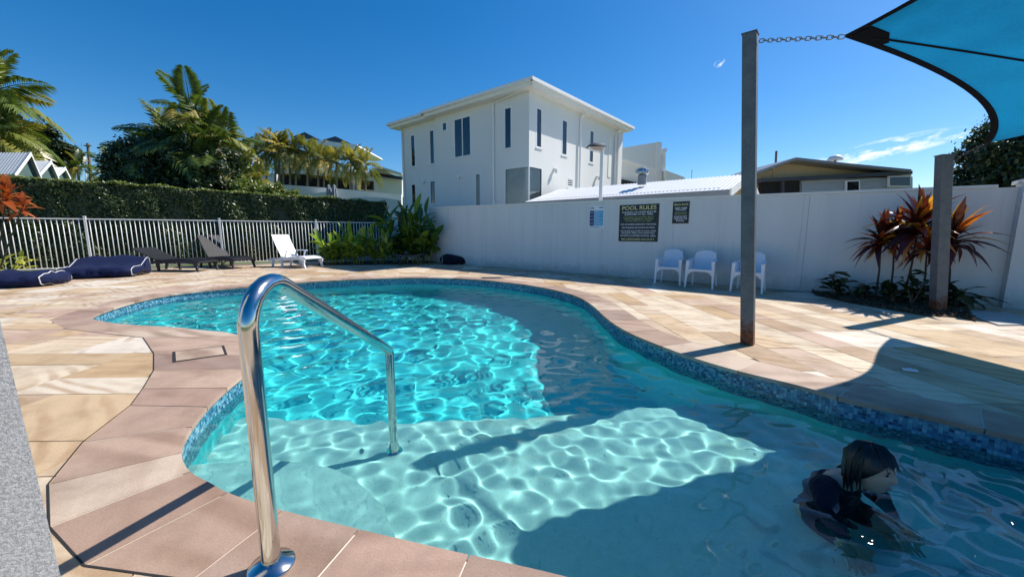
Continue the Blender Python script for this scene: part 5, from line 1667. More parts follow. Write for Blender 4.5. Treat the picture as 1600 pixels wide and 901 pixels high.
for (a, b) in zip(eave, eave[1:] + eave[:1]):
    d = (b - a).normalized(); nn = Vector((d.y, -d.x)); cen = hp(3.5, 3.5)
    if nn.dot((a + b) / 2 - cen) < 0: nn = -nn
    q = [a + nn * 0.004 - d * 0.1, b + nn * 0.004 + d * 0.1, b + nn * 0.12 + d * 0.1, a + nn * 0.12 - d * 0.1]; m.prism([p[:] for p in q], 5.95, 6.055)
child2(m.build('gutter', MAT['white_metal'], roof_o), roof_o)
for (F_, s, z0, z1, k) in ((FL, 1.63, 0, 5.72, 1), (FRt, 3.34, 0, 5.6, 1), (FRt, 6.55, 0, 5.6, 1), (FL2, 7.5, 0, 5.7, 1)):
    pts = [F_.P(s, z0, 0.06), F_.P(s, z1, 0.06), F_.P(s - 0.12 if F_ is not FL else s - 1.2, z1 + 0.12, 0.30 if F_ is not FL else 0.14)]
    m = MB(); m.tube(pts, 0.04, 8); child_world(m.build('downpipe', MAT['white_metal'], house), house)
# wall lights and vents
for (F_, s, z) in ((FL, 3.55, 3.35), (FL2, 6.0, 3.35), (FRt, 1.55, 3.42), (FRt, 4.9, 3.5)):
    m = MB(); p = F_.P(s, z, 0.0); a = F_.P(s, z, 0.11); m.tube([p, a], [0.07, 0.055], 10); m.tube([a, a + Vector((0, 0, -0.14))], [0.05, 0.055], 10)
    child_world(m.build('wall_light', MAT['white_metal'], house), house)

# ---- the balcony wing behind the house
wing = empty('balcony_wing', (*hp(0, 7.6), 0), 0, 'pale flat-roofed wing with balcony at the right of the big house', 'building')
yW = 21.5
def slab(name, px, y, th, mat, root, back=None):
    """upright slab whose front outline is given by photograph points at depth y"""
    P = [at(u, v, y) for (u, v) in px]; n = len(P)
    vs_ = P + [p + Vector((0, th, 0)) for p in P]
    a = sum((P[i - 1].x * P[i].z - P[i].x * P[i - 1].z) for i in range(n))
    f = [tuple(range(n)), tuple(range(2 * n - 1, n - 1, -1))] + [(i, n + i, n + (i + 1) % n, (i + 1) % n) for i in range(n)]
    if a < 0: f = [x[::-1] for x in f]
    m = MB(); m.add(vs_, f)
    return child_world(m.build(name, mat, root), root)
slab('parapet', [(960, 233), (1029, 222), (1029, 282), (960, 300)], 22.5, 0.3, MAT['house_paint'], wing)
slab('side_pier', [(1027, 221.5), (1034, 222.5), (1034, 320), (1027, 320)], 22.3, 1.2, MAT['house_paint'], wing)
slab('column', [(1034.3, 235), (1040, 233), (1040, 320), (1034.3, 320)], 22.4, 0.5, MAT['house_paint'], wing)
slab('column_cap', [(1034.1, 233), (1042, 231), (1042, 237), (1034.1, 240)], 22.2, 0.8, MAT['trim_white'], wing)
slab('balcony_front', [(965, 246), (1025, 265.5), (1025, 320), (965, 320)], 21.2, 0.15, MAT['house_paint'], wing)
slab('balcony_rail', [(964, 244), (1026, 264), (1026, 267), (964, 247.5)], 21.1, 0.3, MAT['trim_white'], wing)
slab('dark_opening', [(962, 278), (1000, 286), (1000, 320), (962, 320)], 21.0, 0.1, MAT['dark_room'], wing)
slab('lower_roof', [(1040, 266), (1070, 277), (1070, 320), (1040, 320)], 22.0, 2.0, MAT['cream_render'], wing)

# ================================================================== POOL PUMP SHED
def wofs(u, v, off):
    return wp(u, v, off)
shed = empty('low_shed', (*wall_pt(4, -3.0), 0), 0, 'low shed with white ribbed metal roof just behind the wall', 'shed')
E_OFF, R_OFF = -1.25, -3.3
e_r, e_l = wp(1140, 299, E_OFF), wp(818, 315, E_OFF)
ez = (e_r.z + e_l.z) / 2
r_r, r_l = wp(1157, 273.5, R_OFF), wp(962, 286, R_OFF)
def wl(p): return (p.xy - WALL_O).dot(WALL_D)
s_r, s_l = wl(e_r), wl(e_l)
rz_ = wp(1157, 273.5, R_OFF).z
def wq(s, off, z): p = wall_pt(s, off); return Vector((p.x, p.y, z))
m = MB()
NR = 60
vs_ = []
for k in range(NR * 2 + 1):
    s = s_r + (s_l - s_r) * k / (NR * 2); dz = 0.018 if k % 2 else 0.0
    vs_ += [wq(s, E_OFF, ez + dz), wq(s, R_OFF, rz_ + dz), wq(s, 2 * R_OFF - E_OFF, ez + dz)]
m.add(vs_, [f for k in range(NR * 2) for f in ((3 * k, 3 * k + 3, 3 * k + 4, 3 * k + 1), (3 * k + 1, 3 * k + 4, 3 * k + 5, 3 * k + 2))])
sroof = child_world(m.build('ribbed_roof', MAT['roof_white'], shed), shed)
m = MB()
q = [wq(s_r - .02, E_OFF + 0.13, ez - 0.19), wq(s_l, E_OFF + 0.13, ez - 0.19), wq(s_l, E_OFF + 0.13, ez + 0.005), wq(s_r - .02, E_OFF + 0.13, ez + 0.005)]
q2 = [wq(s_r - .02, E_OFF + 0.005, ez - 0.19), wq(s_l, E_OFF + 0.005, ez - 0.19), wq(s_l, E_OFF + 0.005, ez + 0.005), wq(s_r - .02, E_OFF + 0.005, ez + 0.005)]
m.add(q + q2, [(0, 1, 2, 3)[::-1], (4, 5, 6, 7), (0, 1, 5, 4), (3, 2, 6, 7)[::-1], (0, 4, 7, 3), (1, 2, 6, 5)])
child2(m.build('gutter', MAT['roof_grey'], sroof), sroof)
for nm, a, b in (('barge_board', E_OFF + .1, R_OFF), ('barge_board', R_OFF, 2 * R_OFF - E_OFF - .1)):
    za, zb = (ez, rz_) if a > R_OFF else (rz_, ez)
    vs_ = []
    for sx in (s_r - 0.06, s_r - 0.02):
        vs_ += [wq(sx, a, za - 0.16), wq(sx, b, zb - 0.16), wq(sx, b, zb + 0.035), wq(sx, a, za + 0.035)]
    m = MB(); m.add(vs_, [(0, 1, 2, 3), (7, 6, 5, 4), (0, 4, 5, 1), (1, 5, 6, 2), (2, 6, 7, 3), (3, 7, 4, 0)]); child2(m.build(nm, MAT['trim_white'], sroof), sroof)
m = MB()
sw0, sw1 = s_r + 0.25, s_l - 0.3
for (o) in (E_OFF - 0.3,):
    m.add([wq(sw0, o, 0), wq(sw1, o, 0), wq(sw1, o, ez + 0.1), wq(sw0, o, ez + 0.1)], [(0, 1, 2, 3)])
m.add([wq(sw0, E_OFF - 0.3, 0), wq(sw0, 2 * R_OFF - E_OFF + .3, 0), wq(sw0, 2 * R_OFF - E_OFF + .3, ez + .1), wq(sw0, R_OFF, rz_ - 0.03), wq(sw0, E_OFF - 0.3, ez + .1)], [(0, 1, 2, 3, 4)])
child_world(m.build('wall', MAT['beige'], shed), shed)
# roof ventilator
vp = wp(1003, 283, -2.5)
vt = empty('roof_ventilator', vp, 0, 'round metal ventilator on the shed roof', 'ventilator')
m = MB(); m.lathe([(0.13, -0.1), (0.13, 0.16)], 20); m.build('vent_pipe', MAT['roof_grey'], vt)
m = MB(); m.lathe([(0.14, 0.17), (0.19, 0.20), (0.20, 0.27), (0.17, 0.34), (0.09, 0.38), (0.01, 0.39)], 20); m.build('vent_cowl', MAT['steel_flat'], vt)
for k in range(14):
    a = k * 2 * math.pi / 14
    m = MB(); m.tube([(0.145 * math.cos(a), 0.145 * math.sin(a), 0.19), (0.205 * math.cos(a), 0.205 * math.sin(a), 0.27), (0.15 * math.cos(a), 0.15 * math.sin(a), 0.36)], 0.008, 4); m.build('vent_fin', MAT['steel_flat'], vt)

# ================================================================== AREA LAMP
lp0, lp1 = wp(938, 322, -0.75), wp(938.5, 232, -0.75)
lamp = empty('area_lamp', (lp0.x, lp0.y, 0), 0, 'floodlight on a thin white pole behind the wall', 'lamp')
m = MB(); m.tube([(0, 0, 0), (0, 0, lp1.z)], [0.055, 0.045], 10); m.build('pole', MAT['white_metal'], lamp)
w_ = at(914, 226, lp1.y).x - lp1.x
m = MB(); prof = [(0.0, 0.07), (0.25 * w_, 0.13), (0.6 * w_, 0.16), (0.95 * w_, 0.05)]
vs_ = []
for (x, h_) in ((0.06, 0.05), (0.3 * w_, 0.10), (0.62 * w_, 0.11), (0.86 * w_, 0.06), (1.0 * w_, 0.0)):
    for k in range(7):
        a = math.pi * k / 6
        vs_.append((x, 0.15 * math.cos(a), lp1.z + 0.02 + h_ * 1.1 * math.sin(a)))
m.add(vs_, [(a * 7 + k, a * 7 + k + 1, a * 7 + 8 + k, a * 7 + 7 + k) for a in range(4) for k in range(6)] + [(6, 5, 4, 3, 2, 1, 0)], True); m.build('lamp_hood', MAT['dark_fascia'], lamp)
m = MB(); m.add([(0.02, -0.15, lp1.z + 0.015), (0.02, 0.15, lp1.z + 0.015), (0.9 * w_, 0.14, lp1.z + 0.015), (0.9 * w_, -0.14, lp1.z + 0.015), (0.1 * w_, -0.1, lp1.z - 0.09), (0.1 * w_, 0.1, lp1.z - 0.09), (0.6 * w_, 0.1, lp1.z - 0.06), (0.6 * w_, -0.1, lp1.z - 0.06)],
    [(0, 1, 2, 3), (4, 5, 1, 0), (5, 6, 2, 1), (6, 7, 3, 2), (7, 4, 0, 3), (7, 6, 5, 4)], True); m.build('lamp_glass', MAT['steel_flat'], lamp)
m = MB(); m.box(-0.12, -0.07, lp1.z - 0.06, 0.05, 0.07, lp1.z + 0.10, bev=0.015); m.build('lamp_bracket', MAT['white_metal'], lamp)

# ================================================================== NEIGHBOUR HOUSE AT THE RIGHT
yN = 12.5
nh = empty('beige_house', (*at(1300, 300, yN).xy, 0), 0, 'beige gabled house with grey cladding behind the wall, right of the tall post', 'house')
slab('gable_wall', [(1150, 285), (1245, 250), (1330, 259), (1424, 268), (1424, 330), (1150, 330)], yN + 0.6, 0.2, MAT['beige'], nh)
slab('lower_wall', [(1253, 281), (1426, 276), (1426, 335), (1253, 335)], yN + 0.3, 0.25, MAT['grey_cladding'], nh)
for k in range(6):
    v = 283 + k * 4.4
    slab('cladding_board', [(1253, v - 0.2), (1426, v - 5.2), (1426, v - 1.5), (1253, v + 3.5)], yN + 0.27, 0.03, MAT['grey_cladding'], nh)
slab('carport_opening', [(1190, 284), (1252, 281), (1252, 330), (1190, 330)], yN + 0.4, 0.15, MAT['dark_room'], nh)
slab('carport_post', [(1222, 283), (1226, 283), (1226, 330), (1222, 330)], yN + 0.2, 0.12, MAT['dark_fascia'], nh)
slab('roof_edge', [(1172, 271.5), (1243, 246), (1246, 246), (1330, 255.5), (1424, 264.5), (1424, 268.5), (1330, 259.5), (1246, 250), (1243, 250), (1172, 276)], yN, 3.0, MAT['roof_grey'], nh)
slab('lower_fascia', [(1190, 279), (1426, 266.5), (1426, 272), (1190, 284.5)], yN + 0.1, 0.5, MAT['dark_fascia'], nh)
for (u0, u1, v0, v1) in ((1324, 1342, 284, 305), (1391, 1422, 277, 290)):
    f = slab('window', [(u0 - 2, v0 - 2), (u1 + 2, v0 - 2.6), (u1 + 2, v1 + 2), (u0 - 2, v1 + 2)], yN + 0.18, 0.06, MAT['trim_white'], nh)
    P = [at(u, v, yN + 0.172) for (u, v) in ((u0, v0), (u1, v0 - .6), (u1, v1), (u0, v1))]
    m = MB(); m.add(P, [(3, 2, 1, 0)]); child2(m.build('pane', MAT['window_glass'], f), f)
slab('gable_pipe', [(1208, 262), (1211, 261), (1211, 275), (1208, 275)], yN + 0.55, 0.04, MAT['beige'], nh)
dp = at(1305, 250.5, yN + 1.0)
dsh = empty('satellite_dish', dp, 0, 'small white dome on the ridge of the beige house', 'dish')
m = MB(); m.lathe([(0.22, 0.0), (0.22, 0.03), (0.17, 0.12), (0.08, 0.16), (0.01, 0.17)], 18); m.build('dome', MAT['white_metal'], dsh)
m = MB(); m.tube([(0, 0, -0.3), (0, 0, 0.01)], 0.04, 8); m.build('dome_stem', MAT['roof_grey'], dsh)
pb, pt_ = at(1211, 330, 24.0), at(1213, 236, 24.0)
m = MB(); m.tube([(pb.x, pb.y, 0), (pt_.x, pt_.y, pt_.z)], [0.07, 0.06], 8); tag(m.build('red_mast', MAT['rust_pole']), 'thin reddish mast sticking up behind the shed roof', 'mast')
m = MB(); a_ = at(1081, 281, 16.0); b_ = at(1081.3, 265, 16.0); m.tube([(a_.x, a_.y, a_.z - 1.0), b_], 0.012, 6); tag(m.build('thin_aerial', MAT['roof_grey']), 'thin grey aerial above the shed roof', 'aerial')

# ================================================================== TERRACE HOUSES AT THE LEFT
yT = 34.0
th_ = empty('terrace_house', (*at(500, 290, yT).xy, 3.5), 0, 'hillside house with flat eaves and deep balcony behind the golden palms', 'house')
slab('balcony_front', [(432, 261), (548, 268), (548, 278.5), (480, 272), (432, 270)], yT - 1.0, 0.3, MAT['cream_render'], th_)
slab('left_balcony', [(432, 259), (481, 253), (481, 270), (432, 272)], yT - 0.6, 0.3, MAT['cream_render'], th_)
slab('lower_floor_shade', [(432, 268), (546, 275), (546, 300), (432, 300)], yT, 0.3, MAT['dark_room'], th_)  # near-black slab: the shade under the balcony is put into its colour
slab('upper_wall', [(452, 232), (520, 238), (520, 262), (452, 262)], yT + 3.0, 0.3, MAT['render_white'], th_)
slab('flat_roof', [(455, 214.5), (558, 226), (560, 229), (549, 231), (525, 229.5), (455, 219)], yT - 1.5, 6.0, MAT['trim_white'], th_)
slab('solar_gable', [(456, 214), (476, 206.5), (496, 217.5)], yT - 0.5, 3.0, MAT['solar'], th_)
slab('solar_gable', [(503, 219), (524, 213), (545, 223)], yT - 0.5, 3.0, MAT['solar'], th_)
for (u, v0, v1) in ((523.5, 228, 245), (544, 229, 246), (480, 268, 290), (432, 262, 290), (548, 268, 300)):
    slab('post', [(u - 1.6, v0), (u + 1.6, v0), (u + 1.6, v1), (u - 1.6, v1)], yT - 1.2, 0.2, MAT['brown_post'], th_)
slab('right_wall', [(546, 268), (560, 270), (560, 300), (546, 300)], yT - 0.3, 0.3, MAT['render_white'], th_)
g2 = empty('gabled_house', (*at(600, 295, 33).xy, 3.5), 0, 'cream gabled house with solar panels left of the big house', 'house')
slab('gable_front', [(562, 276), (588, 260), (612, 272), (626, 277), (626, 312), (562, 312)], 33.6, 0.3, MAT['cream_render'], g2)
slab('wall', [(560, 275), (628, 281.5), (628, 312), (560, 312)], 33.0, 0.3, MAT['cream_render'], g2)
slab('roof_edge', [(562, 277), (592, 259), (628, 270.5), (628, 273), (592, 262), (562, 279.5)], 32.6, 3.0, MAT['roof_white'], g2)
slab('solar_panel', [(586, 269.5), (628, 276), (628, 281), (580, 273.5)], 32.5, 0.2, MAT['solar'], g2)
f = slab('window', [(562, 280), (585, 282.5), (585, 298), (562, 296.5)], 32.92, 0.07, MAT['trim_white'], g2)
P = [at(u, v, 32.9) for (u, v) in ((563, 281), (584, 283.3), (584, 297), (563, 295.5))]
m = MB(); m.add(P, [(3, 2, 1, 0)]); child2(m.build('pane', MAT['window_glass'], f), f)
tw = empty('terrace_wall', (*at(530, 300, 25.5).xy, 3.0), 0, 'long white retaining wall below the terrace palms', 'wall')
slab('wall_panel', [(443, 288.5), (530, 295), (627, 304), (627, 335), (443, 335)], 25.6, 0.3, MAT['render_white'], tw)
slab('lower_wall', [(545, 309), (572, 307.5), (600, 309), (627, 313), (627, 340), (545, 340)], 23.5, 0.3, MAT['wall_paint'], tw)
slab('white_cover', [(483, 303), (510, 299.5), (514, 306), (483, 311)], 24.6, 0.8, MAT['render_white'], tw)
for (u, lab) in ((515.0, 'closed grey parasol on the terrace, left one of two'), (523.5, 'closed grey parasol on the terrace, right one of two')):
    b_ = at(u, 315, 24.0); t_ = at(u + 0.3, 288, 24.0)
    um = empty('closed_parasol', b_, 0, lab, 'parasol', 'closed parasols')
    hgt = t_.z - b_.z
    m = MB(); m.tube([(0, 0, -0.6), (0, 0, hgt)], 0.03, 8); m.build('pole', MAT['steel_flat'], um)
    m = MB(); vs_ = []
    for (z_, r_) in ((0.12, 0.13), (0.3, 0.15), (0.7, 0.12), (0.95, 0.06), (1.0, 0.01)):
        for k in range(16):
            a = k * math.pi / 8; rr = r_ * (1.15 if k % 2 else 0.8); vs_.append((rr * math.cos(a), rr * math.sin(a), hgt * z_))
    m.add(vs_, [(a * 16 + k, a * 16 + (k + 1) % 16, a * 16 + 16 + (k + 1) % 16, a * 16 + 16 + k) for a in range(4) for k in range(16)], True); m.build('folded_canopy', MAT['umbrella_cloth'], um)
tz = at(500, 294, 27.5).z
m = MB(); m.prism([at(340, 300, 26.2).xy[:], at(640, 300, 26.2).xy[:], at(640, 300, 44).xy[:], at(340, 300, 44).xy[:]], 0.0, at(627, 308, 26.2).z); tag(m.build('terrace', MAT['grass']), kind='structure')
slab_r = empty('white_shed_roof', (*at(390, 290, 30).xy, 3.0), 0, 'white wall glimpsed under the first terrace palms', 'building')
slab('wall', [(352, 272), (392, 266), (432, 272), (432, 300), (352, 300)], 31.0, 0.4, MAT['roof_white'], slab_r)

# ---- three small gabled roofs at the far left, ridge running to the left, gable end to the right
simple('roof_pale', (0.50, 0.52, 0.54), 0.45, 0.06)
simple('teal_trim', (0.10, 0.17, 0.17), 0.5)
for (u0, v0, u1, v1, u2, v2, y, lab) in ((-30, 236, 47, 239, 64, 279, 19.0, 'nearest pale gabled roof at the far left'), (44, 250, 79, 252, 92, 281, 21.5, 'middle pale gabled roof above the hedge at left'), (80, 261, 101, 262, 112, 284, 24.0, 'smallest pale gabled roof, nearest the power pole')):
    rt = empty('gabled_roof', tuple(at(u1, 290, y)), 0, lab, 'roof', 'pale gabled roofs at the far left')
    R0, R1 = at(u0, v0, y), at(u1, v1, y)
    R0.z = R1.z
    wb = at(u2, v2, y + 0.45) - R1; wf = Vector((-wb.x * 0.9, -0.9, wb.z))
    for nm, w_ in (('front_slope', wf), ('back_slope', wb)):
        m = MB(); nr = 16; vs_ = []
        for k in range(nr * 2 + 1):
            p = R1.lerp(R0, k / (nr * 2)); dz = Vector((0, 0, 0.035 if k % 2 else 0)); vs_ += [p + dz, p + w_ + dz]
        m.add(vs_, [(2 * k, 2 * k + 2, 2 * k + 3, 2 * k + 1) for k in range(nr * 2)]); child_world(m.build(nm, MAT['roof_pale'], rt), rt)
    for w_ in (wf, wb):
        q = [R1 + Vector((0.02, 0, 0.06)), R1 + w_ * 1.03 + Vector((0.02, 0, 0.06)), R1 + w_ * 1.03 + Vector((0.02, 0, -0.14)), R1 + Vector((0.02, 0, -0.14))]
        q += [x + Vector((0.07, -0.03, 0)) for x in q]
        m = MB(); m.add(q, [(0, 1, 2, 3), (7, 6, 5, 4), (0, 4, 5, 1), (1, 5, 6, 2), (2, 6, 7, 3), (3, 7, 4, 0)]); child_world(m.build('barge_board', MAT['trim_white'], rt), rt)
    e_ = Vector((-0.12, 0, -0.1)); dn = Vector((0, 0, -3.0))
    m = MB(); m.add([R1 + e_, R1 + wf + e_, R1 + wf + e_ + dn, R1 + wb + e_ + dn, R1 + wb + e_], [(0, 1, 2, 3, 4)]); child_world(m.build('gable_wall', MAT['teal_trim'], rt), rt)
    m = MB(); m.add([R1 + wf * 0.9 + e_, R0 + wf * 0.9 + e_, R0 + wf * 0.9 + e_ + dn, R1 + wf * 0.9 + e_ + dn], [(0, 1, 2, 3)]); child_world(m.build('side_wall', MAT['render_white'], rt), rt)

# ---- power pole and street lamp post
pb = hill_base(146, 38.0); pp = empty('power_pole', pb, 0, 'leaning timber power pole above the hedge at left', 'pole')
tt = at(137, 224, 38.0) - pb
m = MB(); m.tube([(0, 0, 0), tt * 0.5, tt], [0.16, 0.14, 0.11], 8); m.build('shaft', MAT['timber_pole'], pp)
m = MB(); m.tube([tt * 0.97 + Vector((-0.35, 0, 0)), tt * 0.97 + Vector((0.35, 0, 0))], 0.06, 6); m.build('crossarm', MAT['timber_pole'], pp)
pb = hill_base(134, 40.0); pp = empty('street_lamp', pb, 0, 'thin distant street lamp left of the power pole', 'lamp')
tt = at(133.5, 243, 40.0) - pb
m = MB(); m.tube([(0, 0, 0), tt], [0.06, 0.045], 6); m.build('pole', MAT['white_metal'], pp)
m = MB(); m.tube([tt, tt + Vector((-0.5, 0, 0.12)), tt + Vector((-0.8, 0, 0.08))], [0.04, 0.06, 0.08], 6); m.build('lamp_head', MAT['white_metal'], pp)

# ================================================================== SWIMMER
def skin_mesh(name, verts, edges, radii, root=0, sub=2):
    me = bpy.data.meshes.new(name); me.from_pydata([tuple(v) for v in verts], edges, [])
    o = bpy.data.objects.new(name, me)
    o.modifiers.new('skin', 'SKIN')
    for i, r in enumerate(radii):
        r = r if isinstance(r, tuple) else (r, r)
        me.skin_vertices[0].data[i].radius = r
        me.skin_vertices[0].data[i].use_root = (i == root)
    sb = o.modifiers.new('sub', 'SUBSURF'); sb.levels = sub; sb.render_levels = sub
    res = evaluated(o)
    bpy.data.objects.remove(o)
    return res
def voxel(name, meshes, size, smooth=2):
    bm = bmesh.new()
    for me in meshes: bm.from_mesh(me)
    bmesh.ops.remove_doubles(bm, verts=bm.verts, dist=1e-5)
    me = bpy.data.meshes.new(name); bm.to_mesh(me); bm.free()
    o = bpy.data.objects.new(name, me)
    r = o.modifiers.new('remesh', 'REMESH'); r.mode = 'VOXEL'; r.voxel_size = size; r.use_smooth_shade = True
    s = o.modifiers.new('smooth', 'SMOOTH'); s.iterations = smooth; s.factor = 0.5
    res = evaluated(o); res.name = name
    bpy.data.objects.remove(o)
    return res
HEAD = Vector((1.685, 1.70, 0.0))
FWD = Vector((0.42, -0.90, 0)).normalized()
LFT = Vector((-FWD.y, FWD.x, 0)) * 1.0          # her left
UP = Vector((0, 0, 1))
# head frame: pitched down a little
pit = R(-2)
hf = (FWD * math.cos(pit) - UP * math.sin(pit)).normalized(); hu = (UP * math.cos(pit) + FWD * math.sin(pit)).normalized()
HS = 0.93
def H(p): return HEAD + (hf * p[0] + LFT * p[1] + hu * p[2]) * HS
def head_r(th, ph):
    """th: elevation, ph: azimuth from the face -> local point"""
    d = Vector((math.cos(th) * math.cos(ph), math.cos(th) * math.sin(ph), math.sin(th)))
    x, y, z = d.x * 0.098, d.y * 0.076, d.z * 0.118
    t = max(0.0, -z / 0.118)
    y *= 1 - 0.34 * t ** 1.3
    if d.x > 0: x *= 1 - 0.05 * t
    else: x *= 1 - 0.55 * t ** 1.2
    def g(y0, z0, sy, sz): return math.exp(-((y - y0) / sy) ** 2 - ((z - z0) / sz) ** 2) if d.x > 0.1 else 0.0
    x += 0.017 * g(0, -0.022, 0.011, 0.014) + 0.009 * g(0, 0.0, 0.009, 0.022) - 0.010 * (g(0.031, 0.008, 0.017, 0.012) + g(-0.031, 0.008, 0.017, 0.012))
    x += 0.005 * g(0, 0.032, 0.05, 0.012) + 0.008 * g(0, -0.058, 0.020, 0.006) + 0.007 * g(0, -0.070, 0.018, 0.006) - 0.004 * g(0, -0.064, 0.02, 0.003) + 0.010 * g(0, -0.098, 0.022, 0.016)
    x += 0.004 * (g(0.042, -0.03, 0.02, 0.02) + g(-0.042, -0.03, 0.02, 0.02))
    return (x, y, z)
m = MB(); nt_, np_ = 56, 72
vs_ = [H(head_r(-math.pi / 2 + math.pi * i / nt_, 2 * math.pi * j / np_)) for i in range(nt_ + 1) for j in range(np_)]
m.add(vs_, [(i * np_ + j, i * np_ + (j + 1) % np_, (i + 1) * np_ + (j + 1) % np_, (i + 1) * np_ + j) for i in range(nt_) for j in range(np_)], True)
for s_ in (-1, 1):      # ears
    m2 = [H((-0.008 + 0.016 * math.cos(a) * math.cos(b), s_ * (0.070 + 0.010 * math.sin(b)), -0.008 + 0.030 * math.sin(a) * math.cos(b))) for b in (-1.2, -0.5, 0, 0.5, 1.2) for a in [k * math.pi / 6 for k in range(12)]]
    m.add(m2, [(b * 12 + k, b * 12 + (k + 1) % 12, b * 12 + 12 + (k + 1) % 12, b * 12 + 12 + k) for b in range(4) for k in range(12)] + [tuple(range(11, -1, -1)), tuple(range(48, 60))], True)
head_me = m.mesh('head')
chest = HEAD - FWD * 0.115 - UP * 0.165
pelv = chest - FWD * 0.05 - UP * 0.325
V_ = [pelv, pelv.lerp(chest, 0.35), pelv.lerp(chest, 0.7), chest, chest + UP * 0.055 + FWD * 0.02, HEAD - FWD * 0.035 - UP * 0.09, HEAD - FWD * 0.02 - UP * 0.05]
RR = [(0.145, 0.11), (0.125, 0.095), (0.135, 0.10), (0.125, 0.095), (0.07, 0.06), 0.046, 0.046]
E_ = [(0, 1), (1, 2), (2, 3), (3, 4), (4, 5), (5, 6)]
arms = {}
for s_, el_, wr_ in ((-1, Vector((1.45, 1.64, -0.175)), Vector((1.43, 1.50, -0.30))), (1, Vector((1.85, 1.80, -0.27)), Vector((1.83, 1.66, -0.40)))):
    sh_ = chest + LFT * s_ * 0.135 + UP * 0.035
    b = len(V_)
    V_ += [sh_, el_.lerp(sh_, 0.5), el_, el_.lerp(wr_, 0.55), wr_]
    RR += [0.058, 0.046, 0.038, 0.034, 0.026]
    E_ += [(3, b), (b, b + 1), (b + 1, b + 2), (b + 2, b + 3), (b + 3, b + 4)]
    arms[s_] = (sh_, el_, wr_)
legs = {}
for s_ in (-1, 1):
    hip = pelv + LFT * s_ * 0.085 - UP * 0.02; kn = hip + FWD * 0.27 + LFT * s_ * 0.09 + UP * 0.02; an = kn - FWD * 0.12 - LFT * s_ * 0.03; an.z = SHELF_Z + 0.05
    toe = an + FWD * 0.15; toe.z = SHELF_Z + 0.03
    b = len(V_)
    V_ += [hip, hip.lerp(kn, 0.5), kn, kn.lerp(an, 0.5), an, toe]
    RR += [0.085, 0.074, 0.056, 0.052, 0.036, 0.022]
    E_ += [(0, b), (b, b + 1), (b + 1, b + 2), (b + 2, b + 3), (b + 3, b + 4), (b + 4, b + 5)]
def chains(name, V, E, RAD, trunk):
    out = [skin_mesh(name, [V[i] for i in trunk], [(i, i + 1) for i in range(len(trunk) - 1)], [RAD[i] for i in trunk], 0, 2)]
    heads = [e for e in E if e[0] in trunk and e[1] not in trunk]
    for (a, b) in heads:
        run = [b]
        while True:
            nx_ = [e[1] for e in E if e[0] == run[-1]]
            if not nx_: break
            run.append(nx_[0])
        pts = [V[a].lerp(V[b], 0.35)] + [V[i] for i in run]; rd = [RAD[b]] + [RAD[i] for i in run]
        out.append(skin_mesh(name, pts, [(i, i + 1) for i in range(len(pts) - 1)], rd, 0, 2))
    return out
body_parts = chains('body_skin', V_, E_, RR, list(range(7)))
hands = []
for s_ in (-1, 1):
    sh_, el_, wr_ = arms[s_]
    d = (wr_ - el_).normalized(); side = d.cross(UP).normalized(); nn = side.cross(d).normalized()
    palm_v = [wr_ - d * 0.01, wr_ + d * 0.035, wr_ + d * 0.075]
    hands.append(skin_mesh('palm', palm_v, [(0, 1), (1, 2)], [(0.024, 0.018), (0.034, 0.015), (0.036, 0.013)], 0, 2))
    for k, (off, L, sp) in enumerate(((-0.027, 0.062, -0.22), (-0.009, 0.074, -0.06), (0.009, 0.070, 0.08), (0.026, 0.054, 0.24))):
        r0 = wr_ + d * 0.072 + side * off; fd = (d + side * sp).normalized()
        pts = [r0, r0 + fd * L * 0.45 - nn * 0.003, r0 + fd * L * 0.75 - nn * 0.010, r0 + fd * L - nn * 0.02]
        hands.append(skin_mesh('finger', pts, [(0, 1), (1, 2), (2, 3)], [0.0088, 0.0084, 0.0078, 0.0064], 0, 1))
    r0 = wr_ + d * 0.02 - side * 0.026 * s_; td = (d * 0.6 - side * s_ * 0.8).normalized()
    hands.append(skin_mesh('thumb', [r0, r0 + td * 0.028, r0 + td * 0.052 + d * 0.006], [(0, 1), (1, 2)], [0.011, 0.010, 0.007], 0, 1))
person_me = voxel('person', body_parts + [head_me] + hands, 0.0045, 2)
person_me.materials.append(MAT['skin'])
person = obj('person', person_me)
tag(person, 'dark-haired swimmer in a dark long-sleeved rash top, head above water, looking right', 'person')
# rash top
top_v = [pelv + UP * 0.02, pelv.lerp(chest, 0.35), pelv.lerp(chest, 0.7), chest, chest + UP * 0.058 + FWD * 0.018]
top_r = [(0.155, 0.12), (0.135, 0.105), (0.150, 0.115), (0.142, 0.112), (0.082, 0.072)]
top_e = [(0, 1), (1, 2), (2, 3), (3, 4)]
for s_ in (-1, 1):
    sh_, el_, wr_ = arms[s_]; b = len(top_v)
    top_v += [sh_, el_.lerp(sh_, 0.5), el_, el_.lerp(wr_, 0.88)]
    top_r += [0.070, 0.057, 0.049, 0.038]
    top_e += [(3, b), (b, b + 1), (b + 1, b + 2), (b + 2, b + 3)]
